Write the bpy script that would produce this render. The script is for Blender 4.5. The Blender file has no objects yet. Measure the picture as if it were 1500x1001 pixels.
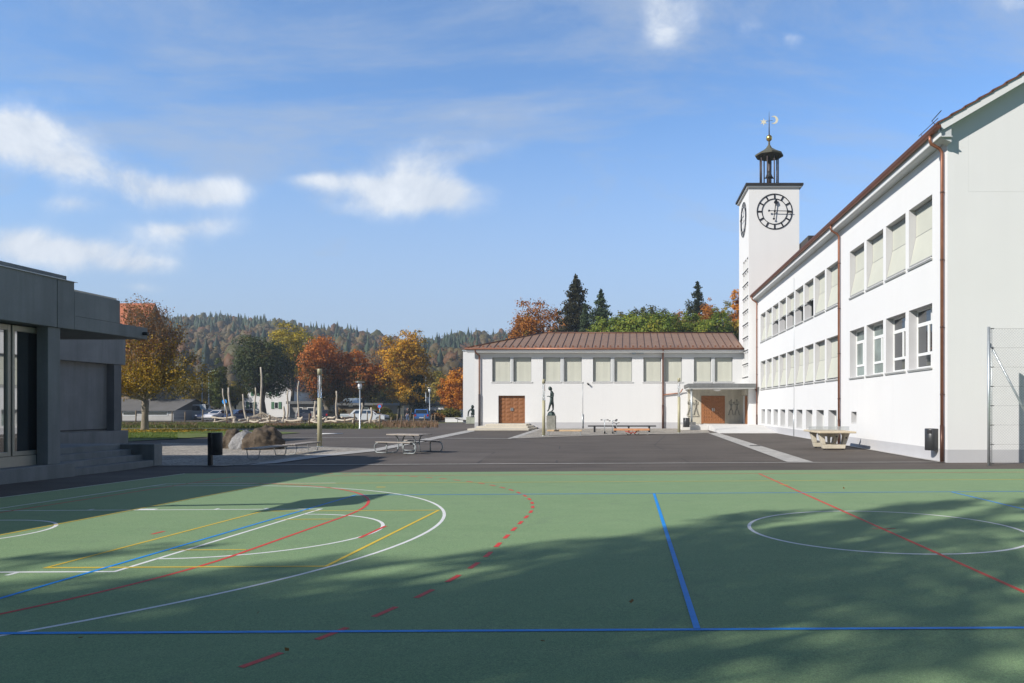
import bpy, bmesh, math, random
import numpy as np
from mathutils import Vector, Matrix, noise as mnoise

# ------------------------------------------------------------------ basics
SC = bpy.context.scene
COL = SC.collection
F, PX, PY, CH = 1045.0, 921.5, 597.0, 1.8        # camera of the photograph (1500 px wide), eye height 1.8 m
RNG = np.random.default_rng(7)
random.seed(7)
R = math.radians

def sstep(t):
    t = min(1.0, max(0.0, t)); return t * t * (3 - 2 * t)

def gz(x, y):                                     # terrain height: the court drains gently, the plaza is level
    c = 0.23 - 0.01148 * max(-12.0, min(y, 30.0)) + 0.0055 * max(-22.0, min(x, 22.0))
    return c * (1 - sstep((y - 20.3) / 6.7))

def G(px, py):                                    # where the sight line of a photo pixel meets the terrain
    Y = CH * F / (py - PY)
    for _ in range(40):
        Y = (CH - gz((px - PX) * Y / F, Y)) * F / (py - PY)
    return ((px - PX) * Y / F, Y)

def W(px, py, Y):
    return ((px - PX) * Y / F, Y, CH - (py - PY) * Y / F)

def XW(px, Y): return (px - PX) * Y / F
def ZW(py, Y): return CH - (py - PY) * Y / F

# ------------------------------------------------------------------ materials
def newmat(name):
    m = bpy.data.materials.new(name); m.use_nodes = True
    nt = m.node_tree; b = nt.nodes['Principled BSDF']
    return m, nt, b

def mixrgb(nt, a, b, fac, mode='MIX'):
    n = nt.nodes.new('ShaderNodeMix'); n.data_type = 'RGBA'; n.blend_type = mode
    for sock, v in ((n.inputs[0], fac), (n.inputs[6], a), (n.inputs[7], b)):
        if isinstance(v, (int, float)): sock.default_value = v
        elif isinstance(v, tuple): sock.default_value = (*v[:3], 1)
        else: nt.links.new(v, sock)
    return n.outputs[2]

def noise_fac(nt, scale, detail=5, rough=0.6, lo=0.3, hi=0.7, stretch=None, coord='Object', dist=0.0):
    tc = nt.nodes.new('ShaderNodeTexCoord'); v = tc.outputs[coord]
    if stretch:
        mp = nt.nodes.new('ShaderNodeMapping'); mp.inputs['Scale'].default_value = stretch
        nt.links.new(v, mp.inputs[0]); v = mp.outputs[0]
    n = nt.nodes.new('ShaderNodeTexNoise'); n.inputs['Scale'].default_value = scale
    n.inputs['Detail'].default_value = detail; n.inputs['Roughness'].default_value = rough
    n.inputs['Distortion'].default_value = dist
    nt.links.new(v, n.inputs['Vector'])
    mr = nt.nodes.new('ShaderNodeMapRange'); mr.inputs[1].default_value = lo; mr.inputs[2].default_value = hi
    nt.links.new(n.outputs['Fac'], mr.inputs[0])
    return mr.outputs[0], n.outputs['Fac']

def mat(name, col, rough=0.7, var=0.12, scale=4.0, col2=None, fine=0.0, fscale=60.0, bump=0.0, bscale=80.0,
        metal=0.0, spec=0.4, stretch=None, streak=None, coat=0.0):
    m, nt, b = newmat(name)
    c1 = tuple(c * (1 - var) for c in col); c2 = col2 or tuple(min(1, c * (1 + var)) for c in col)
    fac, _ = noise_fac(nt, scale, stretch=stretch)
    out = mixrgb(nt, c1, c2, fac)
    if streak:
        f2, _ = noise_fac(nt, streak[0], 4, 0.6, 0.42, 0.72, stretch=streak[1])
        out = mixrgb(nt, out, tuple(c * streak[2] for c in col), f2)
    if fine:
        f3, _ = noise_fac(nt, fscale, 2, 0.7, 0.25, 0.75)
        out = mixrgb(nt, out, mixrgb(nt, (1 - fine,) * 3, (1 + fine,) * 3, f3), 1.0, 'MULTIPLY')
    nt.links.new(out, b.inputs['Base Color'])
    b.inputs['Roughness'].default_value = rough; b.inputs['Metallic'].default_value = metal
    b.inputs['Specular IOR Level'].default_value = spec
    if coat: b.inputs['Coat Weight'].default_value = coat
    if bump:
        _, raw = noise_fac(nt, bscale, 4, 0.65)
        bp = nt.nodes.new('ShaderNodeBump'); bp.inputs['Strength'].default_value = bump; bp.inputs['Distance'].default_value = 0.01
        nt.links.new(raw, bp.inputs['Height']); nt.links.new(bp.outputs[0], b.inputs['Normal'])
    return m

def foliage(name, cols, scale=0.9, trans=0.25, rnd=0.30, zg=0.0):
    m, nt, b = newmat(name)
    geo = nt.nodes.new('ShaderNodeNewGeometry')
    fac, _ = noise_fac(nt, scale, 3, 0.6, 0.28, 0.72)
    mx = nt.nodes.new('ShaderNodeMix'); mx.inputs[0].default_value = rnd
    nt.links.new(fac, mx.inputs[2]); nt.links.new(geo.outputs['Random Per Island'], mx.inputs[3])
    cr = nt.nodes.new('ShaderNodeValToRGB'); el = cr.color_ramp.elements
    while len(el) < len(cols): el.new(0.5)
    for i, c in enumerate(cols):
        el[i].position = 0.12 + 0.76 * i / (len(cols) - 1); el[i].color = (*[min(.9, q * 1.3) for q in c], 1)
    fo = mx.outputs[0]
    if zg:                                        # leaves turn from the top of the crown downwards
        tg = nt.nodes.new('ShaderNodeTexCoord'); sz = nt.nodes.new('ShaderNodeSeparateXYZ'); nt.links.new(tg.outputs['Generated'], sz.inputs[0])
        m2 = nt.nodes.new('ShaderNodeMix'); m2.inputs[0].default_value = zg; nt.links.new(fo, m2.inputs[2]); nt.links.new(sz.outputs[2], m2.inputs[3]); fo = m2.outputs[0]
    nt.links.new(fo, cr.inputs[0])
    nt.links.new(cr.outputs[0], b.inputs['Base Color'])
    b.inputs['Roughness'].default_value = 0.6; b.inputs['Specular IOR Level'].default_value = 0.25
    tr = nt.nodes.new('ShaderNodeBsdfTranslucent'); nt.links.new(cr.outputs[0], tr.inputs[0])
    ms = nt.nodes.new('ShaderNodeMixShader'); ms.inputs[0].default_value = trans
    nt.links.new(b.outputs[0], ms.inputs[1]); nt.links.new(tr.outputs[0], ms.inputs[2])
    nt.links.new(ms.outputs[0], nt.nodes['Material Output'].inputs[0])
    return m

def glassmat(name, col=(0.02, 0.025, 0.03), rough=0.03, ior=1.9, spec=0.9):
    m, nt, b = newmat(name)
    fac, _ = noise_fac(nt, 0.8)
    nt.links.new(mixrgb(nt, tuple(c * 0.6 for c in col), tuple(c * 1.5 for c in col), fac), b.inputs['Base Color'])
    b.inputs['Roughness'].default_value = rough; b.inputs['IOR'].default_value = ior
    b.inputs['Specular IOR Level'].default_value = spec
    return m

MT = {}
def setup_mats():
    M = MT
    # ground
    M['asphalt'] = asphalt('asphalt', (0.104, 0.089, 0.077))
    M['asphalt_dark'] = asphalt('dark asphalt', (0.06, 0.056, 0.056))
    M['asphalt_patch'] = asphalt('patched asphalt', (0.118, 0.102, 0.09))
    M['court'] = court_mat()
    M['white_line'] = mat('white line paint', (0.78, 0.78, 0.76), 0.6, 0.05, 8, fine=0.12, fscale=140)
    M['red_line'] = mat('red line paint', (0.66, 0.045, 0.022), 0.6, 0.08, 8, fine=0.12, fscale=140)
    M['yellow_line'] = mat('yellow line paint', (0.74, 0.51, 0.025), 0.6, 0.08, 8, fine=0.12, fscale=140)
    M['blue_line'] = mat('blue line paint', (0.003, 0.27, 0.74), 0.6, 0.08, 8, fine=0.12, fscale=140)
    M['paver'] = paver_mat()
    M['gravel'] = gravel_mat()
    M['grass'] = mat('lawn grass', (0.095, 0.145, 0.018), 0.85, 0.3, 0.8, col2=(0.17, 0.20, 0.035), fine=0.5, fscale=9, bump=0.6, bscale=20)
    M['field'] = mat('rough field', (0.06, 0.085, 0.016), 0.9, 0.3, 0.25, col2=(0.13, 0.12, 0.045), fine=0.4, fscale=4)
    M['bark_soil'] = mat('bark chip soil', (0.17, 0.075, 0.04), 0.95, 0.3, 2, fine=0.4, fscale=12)
    # buildings
    M['render'] = mat('white render', (0.745, 0.745, 0.74), 0.85, 0.015, 0.6, bump=0.12, bscale=60, spec=0.2, streak=(0.7, (3, 3, 0.12), 0.975))
    M['joint'] = mat('render joint', (0.665, 0.665, 0.66), 0.85, 0.02, 1.0)
    M['plinth'] = mat('grey plinth paint', (0.50, 0.50, 0.515), 0.85, 0.04, 1.2, bump=0.1, bscale=60, spec=0.2)
    M['concrete'] = mat('fair faced concrete', (0.22, 0.228, 0.225), 0.8, 0.16, 0.7, fine=0.08, fscale=30, bump=0.15, bscale=30, streak=(1.2, (2.2, 2.2, 0.18), 0.78))
    M['concrete_dark'] = mat('weathered concrete', (0.16, 0.165, 0.165), 0.85, 0.18, 0.9, fine=0.1, fscale=30, bump=0.2, bscale=30, streak=(1.5, (2, 2, 0.2), 0.75))
    M['stone_step'] = mat('pale step concrete', (0.60, 0.55, 0.46), 0.85, 0.08, 2, fine=0.1, fscale=40)
    M['terrace'] = mat('pale terrace slabs', (0.66, 0.65, 0.63), 0.85, 0.05, 1.5, fine=0.08, fscale=40)
    M['clad'] = mat('portal stone cladding', (0.50, 0.47, 0.39), 0.75, 0.12, 1.3, streak=(2.0, (3, 3, 0.3), 0.8), fine=0.06)
    M['copper'] = mat('brown copper', (0.29, 0.12, 0.07), 0.45, 0.2, 2.0, col2=(0.37, 0.165, 0.10), metal=0.5, spec=0.5)
    M['copper_roof'] = roof_mat()
    M['copper_dark'] = mat('oxidised copper', (0.10, 0.045, 0.03), 0.45, 0.2, 2.0, metal=0.4)
    M['iron_pipe'] = mat('dark standpipe', (0.075, 0.06, 0.06), 0.5, 0.15, 3)
    M['tile'] = mat('brown roof tile', (0.13, 0.055, 0.035), 0.7, 0.3, 3.0, fine=0.2, fscale=20)
    M['tile_red'] = mat('red roof tile', (0.42, 0.13, 0.06), 0.8, 0.3, 1.2, fine=0.25, fscale=8)
    M['fascia'] = mat('white painted board', (0.72, 0.73, 0.72), 0.5, 0.03, 1)
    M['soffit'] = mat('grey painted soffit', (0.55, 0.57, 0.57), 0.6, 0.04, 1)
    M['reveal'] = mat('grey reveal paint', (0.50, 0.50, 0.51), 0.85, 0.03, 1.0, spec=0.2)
    M['roof_dark'] = mat('dark roof sheet', (0.045, 0.04, 0.038), 0.5, 0.2, 2.0, metal=0.3)
    M['blind'] = mat('cream fabric blind', (0.55, 0.555, 0.48), 0.85, 0.04, 0.7, fine=0.03, fscale=50, spec=0.15)
    M['frame_grey'] = mat('grey window frame', (0.33, 0.34, 0.33), 0.5, 0.05)
    M['frame_white'] = mat('white window frame', (0.78, 0.79, 0.78), 0.45, 0.03)
    M['frame_beige'] = mat('champagne metal frame', (0.40, 0.37, 0.31), 0.45, 0.05, metal=0.3)
    M['sill'] = mat('pale sill', (0.62, 0.62, 0.61), 0.6, 0.04)
    M['glass'] = glassmat('dark window glass')
    M['glass_green'] = glassmat('greenish window glass', (0.20, 0.25, 0.235), 0.05, 1.5, 0.6)
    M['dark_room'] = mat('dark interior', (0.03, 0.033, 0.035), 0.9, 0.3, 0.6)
    M['black'] = mat('black metal', (0.018, 0.018, 0.02), 0.5, 0.2)
    M['anthracite'] = mat('anthracite metal', (0.055, 0.057, 0.06), 0.38, 0.12, 3, metal=0.4)
    M['clock'] = mat('clock black', (0.012, 0.012, 0.016), 0.45, 0.1)
    M['verdigris'] = mat('verdigris copper', (0.16, 0.19, 0.145), 0.7, 0.35, 2.5, col2=(0.10, 0.085, 0.06))
    M['gold_leaf'] = mat('pale gold leaf', (0.95, 0.86, 0.62), 0.45, 0.05, 5, metal=0.35)
    M['gold'] = mat('gilded metal', (0.83, 0.53, 0.16), 0.28, 0.06, 5, metal=0.95)
    M['wood_door'] = mat('oiled oak door', (0.265, 0.108, 0.04), 0.55, 0.25, 6, stretch=(6, 6, 0.8))
    M['galv'] = mat('galvanised steel', (0.52, 0.56, 0.58), 0.42, 0.1, 6, metal=0.7)
    M['galv_wire'] = mat('galvanised wire', (0.36, 0.38, 0.40), 0.5, 0.1, 6, metal=0.3)
    M['beige_pole'] = mat('beige powder coat', (0.43, 0.40, 0.26), 0.45, 0.05, 3)
    M['lamp_glass'] = lampglass()
    M['bench_wood'] = mat('weathered grey bench timber', (0.36, 0.32, 0.28), 0.75, 0.2, 5, stretch=(1, 8, 8), fine=0.1, fscale=30)
    M['fresh_wood'] = mat('pale fresh timber', (0.62, 0.44, 0.26), 0.7, 0.15, 4, stretch=(1, 6, 6))
    M['orange_wood'] = mat('orange stained timber', (0.60, 0.29, 0.14), 0.7, 0.15, 4, stretch=(1, 6, 6))
    M['pale_log'] = mat('debarked robinia log', (0.48, 0.42, 0.33), 0.75, 0.22, 2.5, stretch=(3, 3, 0.8), fine=0.12, fscale=14)
    M['steel_dull'] = mat('dull zinc steel', (0.30, 0.325, 0.33), 0.55, 0.15, 6, metal=0.35)
    M['seam'] = mat('roof seam copper', (0.13, 0.065, 0.04), 0.5, 0.2, 2, metal=0.3)
    M['gutter'] = mat('brown gutter copper', (0.21, 0.085, 0.05), 0.45, 0.2, 2, metal=0.5)
    M['toy'] = mat('faded red toy plastic', (.40, .06, .03), .5, .2, 5)
    M['post_wood'] = mat('weathered fence timber', (0.19, 0.14, 0.09), 0.85, 0.3, 3, stretch=(4, 4, 1))
    M['rope'] = mat('climbing rope', (0.50, 0.43, 0.33), 0.9, 0.1)
    M['table_stone'] = mat('sandy cast concrete', (0.55, 0.47, 0.34), 0.8, 0.1, 3, fine=0.12, fscale=40)
    M['table_base'] = mat('pale cast concrete', (0.56, 0.51, 0.41), 0.85, 0.1, 3, fine=0.12, fscale=40, bump=0.2, bscale=40)
    M['bronze'] = mat('patinated bronze', (0.03, 0.045, 0.042), 0.42, 0.4, 6, col2=(0.075, 0.11, 0.10), metal=0.6)
    M['pedestal'] = mat('weathered stone pedestal', (0.27, 0.265, 0.23), 0.85, 0.25, 2.5, fine=0.2, fscale=14, bump=0.3, bscale=14)
    M['pedestal_green'] = mat('mossy stone pedestal', (0.34, 0.36, 0.29), 0.85, 0.25, 2.5, fine=0.2, fscale=14)
    M['rock_grey'] = mat('grey granite boulder', (0.25, 0.25, 0.255), 0.9, 0.3, 1.6, fine=0.35, fscale=16, bump=0.8, bscale=9)
    M['rock_brown'] = mat('brown weathered boulder', (0.085, 0.058, 0.036), 0.9, 0.45, 2.2, col2=(0.135, 0.105, 0.075), fine=0.4, fscale=10, bump=0.9, bscale=7)
    M['bark'] = mat('tree bark', (0.10, 0.08, 0.06), 0.9, 0.35, 4, stretch=(3, 3, 0.7), bump=0.6, bscale=20)
    M['bark_pale'] = mat('pale tree bark', (0.24, 0.20, 0.15), 0.9, 0.3, 4, stretch=(3, 3, 0.7), bump=0.6, bscale=20)
    M['twig'] = mat('brown twigs', (0.10, 0.075, 0.055), 0.9, 0.2)
    M['tyre'] = mat('black rubber', (0.02, 0.02, 0.02), 0.8, 0.1)
    M['rim'] = mat('alloy wheel', (0.45, 0.46, 0.48), 0.35, 0.05, metal=0.7)
    M['tail'] = mat('red lamp plastic', (0.45, 0.015, 0.015), 0.25, 0.05)
    M['headlamp'] = mat('clear lamp plastic', (0.75, 0.77, 0.8), 0.15, 0.03)
    M['plate'] = mat('number plate', (0.7, 0.7, 0.68), 0.5, 0.03)
    M['hill'] = mat('wooded hillside soil', (0.055, 0.05, 0.028), 0.95, 0.4, 0.03)

def asphalt(name, col):
    m, nt, b = newmat(name)
    f1, _ = noise_fac(nt, 0.35, 5, 0.6, 0.3, 0.7)
    f2, _ = noise_fac(nt, 0.9, 4, 0.6, 0.45, 0.8, stretch=(0.18, 1.4, 1))
    f3, _ = noise_fac(nt, 140, 2, 0.8, 0.2, 0.8)
    f4, _ = noise_fac(nt, 26, 2, 0.7, 0.30, 0.7)
    c = mixrgb(nt, tuple(x * 0.80 for x in col), tuple(x * 1.18 for x in col), f1)
    c = mixrgb(nt, c, tuple(x * 1.3 for x in col), f2)
    c = mixrgb(nt, c, mixrgb(nt, (0.6,) * 3, (1.4,) * 3, f3), 1.0, 'MULTIPLY')
    c = mixrgb(nt, c, mixrgb(nt, (0.85,) * 3, (1.15,) * 3, f4), 1.0, 'MULTIPLY')
    nt.links.new(c, b.inputs['Base Color']); b.inputs['Roughness'].default_value = 0.85
    b.inputs['Specular IOR Level'].default_value = 0.25
    _, raw = noise_fac(nt, 120, 3, 0.7)
    bp = nt.nodes.new('ShaderNodeBump'); bp.inputs['Strength'].default_value = 0.5; bp.inputs['Distance'].default_value = 0.006
    nt.links.new(raw, bp.inputs['Height']); nt.links.new(bp.outputs[0], b.inputs['Normal'])
    return m

def court_mat():
    m, nt, b = newmat('green court granulate')
    f1, _ = noise_fac(nt, 0.45, 5, 0.6, 0.3, 0.7)
    f2, _ = noise_fac(nt, 95, 2, 0.9, 0.28, 0.72)
    f3, _ = noise_fac(nt, 34, 2, 0.8, 0.3, 0.7)
    f5, _ = noise_fac(nt, 2.6, 5, 0.65, 0.40, 0.75, stretch=(0.5, 1, 1))
    c = mixrgb(nt, (0.138, 0.235, 0.104), (0.156, 0.258, 0.116), f1)
    c = mixrgb(nt, c, (0.175, 0.27, 0.125), f5)
    f6, _ = noise_fac(nt, 0.9, 6, 0.7, 0.56, 0.72, dist=1.5)
    c = mixrgb(nt, c, (0.128, 0.205, 0.105), f6)
    c = mixrgb(nt, c, mixrgb(nt, (0.44, 0.48, 0.52), (1.62, 1.56, 1.5), f2), 1.0, 'MULTIPLY')
    c = mixrgb(nt, c, mixrgb(nt, (0.86,) * 3, (1.14,) * 3, f3), 1.0, 'MULTIPLY')
    nt.links.new(c, b.inputs['Base Color']); b.inputs['Roughness'].default_value = 0.8
    b.inputs['Sheen Weight'].default_value = 0.25; b.inputs['Sheen Roughness'].default_value = 0.4; b.inputs['Sheen Tint'].default_value = (.75, .9, .6, 1)
    b.inputs['Specular IOR Level'].default_value = 0.3
    _, raw = noise_fac(nt, 95, 3, 0.7)
    bp = nt.nodes.new('ShaderNodeBump'); bp.inputs['Strength'].default_value = 0.6; bp.inputs['Distance'].default_value = 0.006
    nt.links.new(raw, bp.inputs['Height']); nt.links.new(bp.outputs[0], b.inputs['Normal'])
    return m

def paver_mat():
    m, nt, b = newmat('pale paving setts')
    tc = nt.nodes.new('ShaderNodeTexCoord')
    br = nt.nodes.new('ShaderNodeTexBrick'); nt.links.new(tc.outputs['Object'], br.inputs['Vector'])
    br.inputs['Scale'].default_value = 4.0; br.inputs['Mortar Size'].default_value = 0.018
    br.inputs['Color1'].default_value = (0.40, 0.385, 0.36, 1); br.inputs['Color2'].default_value = (0.52, 0.50, 0.47, 1)
    br.inputs['Mortar'].default_value = (0.26, 0.25, 0.235, 1)
    f, _ = noise_fac(nt, 1.3, 4, 0.6)
    nt.links.new(mixrgb(nt, br.outputs[0], mixrgb(nt, (0.8,) * 3, (1.15,) * 3, f), 1.0, 'MULTIPLY'), b.inputs['Base Color'])
    b.inputs['Roughness'].default_value = 0.85
    return m

def gravel_mat():
    m, nt, b = newmat('grey beige gravel')
    tc = nt.nodes.new('ShaderNodeTexCoord')
    vo = nt.nodes.new('ShaderNodeTexVoronoi'); vo.inputs['Scale'].default_value = 16; nt.links.new(tc.outputs['Object'], vo.inputs['Vector'])
    hs = nt.nodes.new('ShaderNodeSeparateColor'); nt.links.new(vo.outputs['Color'], hs.inputs[0])
    c = mixrgb(nt, (0.19, 0.175, 0.155), (0.52, 0.47, 0.40), hs.outputs[0])
    f, _ = noise_fac(nt, 0.8, 4, 0.6)
    c = mixrgb(nt, c, mixrgb(nt, (0.75,) * 3, (1.15,) * 3, f), 1.0, 'MULTIPLY')
    nt.links.new(c, b.inputs['Base Color']); b.inputs['Roughness'].default_value = 0.9
    bp = nt.nodes.new('ShaderNodeBump'); bp.inputs['Strength'].default_value = 1.0; bp.inputs['Distance'].default_value = 0.03; bp.invert = True
    nt.links.new(vo.outputs['Distance'], bp.inputs['Height']); nt.links.new(bp.outputs[0], b.inputs['Normal'])
    return m

def roof_mat():
    m, nt, b = newmat('copper sheet roof')
    f, _ = noise_fac(nt, 0.5, 4, 0.6)
    f2, _ = noise_fac(nt, 2.5, 5, 0.6)
    c = mixrgb(nt, (0.26, 0.155, 0.092), (0.32, 0.19, 0.115), f)
    c = mixrgb(nt, c, (0.37, 0.225, 0.14), f2)
    # pale patina and reflections put in as a bluish pink tint towards the tower
    tc = nt.nodes.new('ShaderNodeTexCoord'); sp = nt.nodes.new('ShaderNodeSeparateXYZ'); nt.links.new(tc.outputs['Object'], sp.inputs[0])
    mr = nt.nodes.new('ShaderNodeMapRange'); mr.inputs[1].default_value = 19.0; mr.inputs[2].default_value = 21.0; nt.links.new(sp.outputs[0], mr.inputs[0])
    mu = nt.nodes.new('ShaderNodeMath'); mu.operation = 'MULTIPLY'; mu.inputs[1].default_value = 0.75; nt.links.new(mr.outputs[0], mu.inputs[0])
    c = mixrgb(nt, c, (0.33, 0.21, 0.22), mu.outputs[0])
    nt.links.new(c, b.inputs['Base Color']); b.inputs['Metallic'].default_value = 0.3; b.inputs['Roughness'].default_value = 0.5
    return m

def lampglass():
    m, nt, b = newmat('clear lamp cylinder')
    f, _ = noise_fac(nt, 2)
    nt.links.new(mixrgb(nt, (0.75, 0.8, 0.82), (0.9, 0.92, 0.93), f), b.inputs['Base Color'])
    b.inputs['Roughness'].default_value = 0.08; b.inputs['Transmission Weight'].default_value = 0.9; b.inputs['IOR'].default_value = 1.15
    b.inputs['Alpha'].default_value = 0.55
    return m

# ------------------------------------------------------------------ mesh builder
class MB:
    def __init__(s): s.v = []; s.f = []; s.sm = []
    def quad(s, *p, smooth=False):
        n = len(s.v); s.v += [tuple(q) for q in p]; s.f.append(tuple(range(n, n + len(p)))); s.sm.append(smooth)
        return s
    def box(s, x0, x1, y0, y1, z0, z1):
        n = len(s.v)
        s.v += [(x, y, z) for z in (z0, z1) for y in (y0, y1) for x in (x0, x1)]
        for q in ((0, 2, 3, 1), (4, 5, 7, 6), (0, 1, 5, 4), (2, 6, 7, 3), (0, 4, 6, 2), (1, 3, 7, 5)):
            s.f.append(tuple(n + i for i in q)); s.sm.append(False)
        return s
    def obox(s, c, ax, ay, az):                    # centre and three half-axis vectors
        n = len(s.v); c, ax, ay, az = map(Vector, (c, ax, ay, az))
        for k in (-1, 1):
            for j in (-1, 1):
                for i in (-1, 1): s.v.append(tuple(c + ax * i + ay * j + az * k))
        for q in ((0, 2, 3, 1), (4, 5, 7, 6), (0, 1, 5, 4), (2, 6, 7, 3), (0, 4, 6, 2), (1, 3, 7, 5)):
            s.f.append(tuple(n + i for i in q)); s.sm.append(False)
        return s
    def path(s, pts, r, n=8, caps=True):           # tube along points; r a number or one per point
        P = [Vector(p) for p in pts]; rs = r if isinstance(r, (list, tuple)) else [r] * len(P)
        base = len(s.v); up = None
        for i, p in enumerate(P):
            t = (P[min(i + 1, len(P) - 1)] - P[max(i - 1, 0)])
            t = t.normalized() if t.length > 1e-9 else Vector((0, 0, 1))
            if up is None: up = t.orthogonal().normalized()
            else:
                up = up - t * up.dot(t); up = up.normalized() if up.length > 1e-6 else t.orthogonal().normalized()
            w = t.cross(up)
            for k in range(n):
                a = 2 * math.pi * k / n
                s.v.append(tuple(p + (up * math.cos(a) + w * math.sin(a)) * rs[i]))
        for i in range(len(P) - 1):
            for k in range(n):
                k2 = (k + 1) % n
                s.f.append((base + i * n + k, base + i * n + k2, base + (i + 1) * n + k2, base + (i + 1) * n + k)); s.sm.append(True)
        if caps:
            s.f.append(tuple(base + k for k in reversed(range(n)))); s.sm.append(False)
            s.f.append(tuple(base + (len(P) - 1) * n + k for k in range(n))); s.sm.append(False)
        return s
    def prism(s, outline, ext, axis='z', off=0.0):  # outline 2D list, extruded from off to off+ext along an axis
        n = len(s.v); L = len(outline)
        def mk(a, b, c): return {'z': (a, b, c), 'y': (a, c, b), 'x': (c, a, b)}[axis]
        s.v += [mk(a, b, off) for a, b in outline] + [mk(a, b, off + ext) for a, b in outline]
        s.f.append(tuple(n + i for i in reversed(range(L)))); s.f.append(tuple(n + L + i for i in range(L))); s.sm += [False, False]
        for i in range(L):
            j = (i + 1) % L; s.f.append((n + i, n + j, n + L + j, n + L + i)); s.sm.append(False)
        return s
    def lathe(s, prof, c=(0, 0), n=16, smooth=True):
        base = len(s.v)
        for r, z in prof:
            for k in range(n):
                a = 2 * math.pi * k / n; s.v.append((c[0] + r * math.cos(a), c[1] + r * math.sin(a), z))
        for i in range(len(prof) - 1):
            for k in range(n):
                k2 = (k + 1) % n
                s.f.append((base + i * n + k, base + i * n + k2, base + (i + 1) * n + k2, base + (i + 1) * n + k)); s.sm.append(smooth)
        s.f.append(tuple(base + k for k in reversed(range(n)))); s.f.append(tuple(base + (len(prof) - 1) * n + k for k in range(n))); s.sm += [False, False]
        return s
    def build(s, name, m, parent=None, world=True, bevel=0.0):
        me = bpy.data.meshes.new(name)
        v = s.v
        if parent is not None and world:
            L = parent_origin(parent); v = [(a - L[0], b - L[1], c - L[2]) for a, b, c in v]
        me.from_pydata(v, [], s.f); me.polygons.foreach_set('use_smooth', s.sm); me.materials.append(m if not isinstance(m, str) else MT[m])
        me.update()
        o = bpy.data.objects.new(name, me); COL.objects.link(o)
        if parent is not None: o.parent = parent
        if bevel:
            b = o.modifiers.new('bevel', 'BEVEL'); b.width = bevel; b.segments = 2; b.limit_method = 'ANGLE'
        return o

def parent_origin(p):
    L = Vector((0, 0, 0))
    while p is not None: L = L + p.location; p = p.parent
    return L

def tag(o, label=None, cat=None, group=None, kind=None):
    if label: o['label'] = label
    if cat: o['category'] = cat
    if group: o['group'] = group
    if kind: o['kind'] = kind
    return o

def thing(name, label, cat, loc=(0, 0, 0), rz=0.0, group=None):
    o = bpy.data.objects.new(name, None); COL.objects.link(o); o.empty_display_size = 0.2
    o.location = loc; o.rotation_euler = (0, 0, rz)
    return tag(o, label, cat, group)

def copy_tree(o, parent=None):
    c = o.copy(); COL.objects.link(c)
    if parent is not None: c.parent = parent
    for ch in list(o.children): copy_tree(ch, c)
    return c

def quads_obj(name, V, m, parent=None, smooth=False):
    """V (N,4,3) numpy: N loose quads in one mesh."""
    N = len(V); me = bpy.data.meshes.new(name)
    V = np.asarray(V, dtype=np.float32).reshape(-1, 3)
    if parent is not None: V = V - np.array(parent_origin(parent), dtype=np.float32)
    me.vertices.add(N * 4); me.vertices.foreach_set('co', V.ravel())
    me.loops.add(N * 4); me.loops.foreach_set('vertex_index', np.arange(N * 4, dtype=np.int32))
    me.polygons.add(N); me.polygons.foreach_set('loop_start', np.arange(0, N * 4, 4, dtype=np.int32))
    me.materials.append(MT[m] if isinstance(m, str) else m); me.update(); me.validate()
    o = bpy.data.objects.new(name, me); COL.objects.link(o)
    if parent is not None: o.parent = parent
    return o

def tris_obj(name, V, T, m):
    me = bpy.data.meshes.new(name); V = np.asarray(V, np.float32); T = np.asarray(T, np.int32)
    me.vertices.add(len(V)); me.vertices.foreach_set('co', V.ravel()); me.loops.add(T.size); me.loops.foreach_set('vertex_index', T.ravel())
    me.polygons.add(len(T)); me.polygons.foreach_set('loop_start', np.arange(0, T.size, 3, dtype=np.int32)); me.materials.append(m); me.update(); me.validate()
    o = bpy.data.objects.new(name, me); COL.objects.link(o); return o

# draped ground sheets
YB = [20.3, 20.9, 21.5, 22.1, 22.7, 23.3, 23.9, 24.5, 25.1, 25.7, 26.3, 27.0]
def sheet(name, pts, m, off, label=None, holes=None):
    bm = bmesh.new()
    vs = [bm.verts.new((x, y, 0)) for x, y in pts]; bm.faces.new(vs)
    ys = [p[1] for p in pts]; xs = [p[0] for p in pts]
    cuts = [((0, y, 0), (0, 1, 0)) for y in [-12.0] + YB + [30.0] if min(ys) < y < max(ys)]
    if min(ys) < 27.0: cuts += [((x, 0, 0), (1, 0, 0)) for x in range(-22, 23, 4) if min(xs) < x < max(xs)]
    for co, no in cuts:
        bmesh.ops.bisect_plane(bm, geom=bm.verts[:] + bm.edges[:] + bm.faces[:], plane_co=co, plane_no=no)
    bmesh.ops.triangulate(bm, faces=bm.faces[:])
    for v in bm.verts: v.co.z = gz(v.co.x, v.co.y) + off
    for f in bm.faces:
        if f.normal.z < 0: f.normal_flip()
    me = bpy.data.meshes.new(name); bm.to_mesh(me); bm.free()
    me.materials.append(MT[m]); o = bpy.data.objects.new(name, me); COL.objects.link(o)
    tag(o, label, None, None, 'structure'); return o

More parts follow.
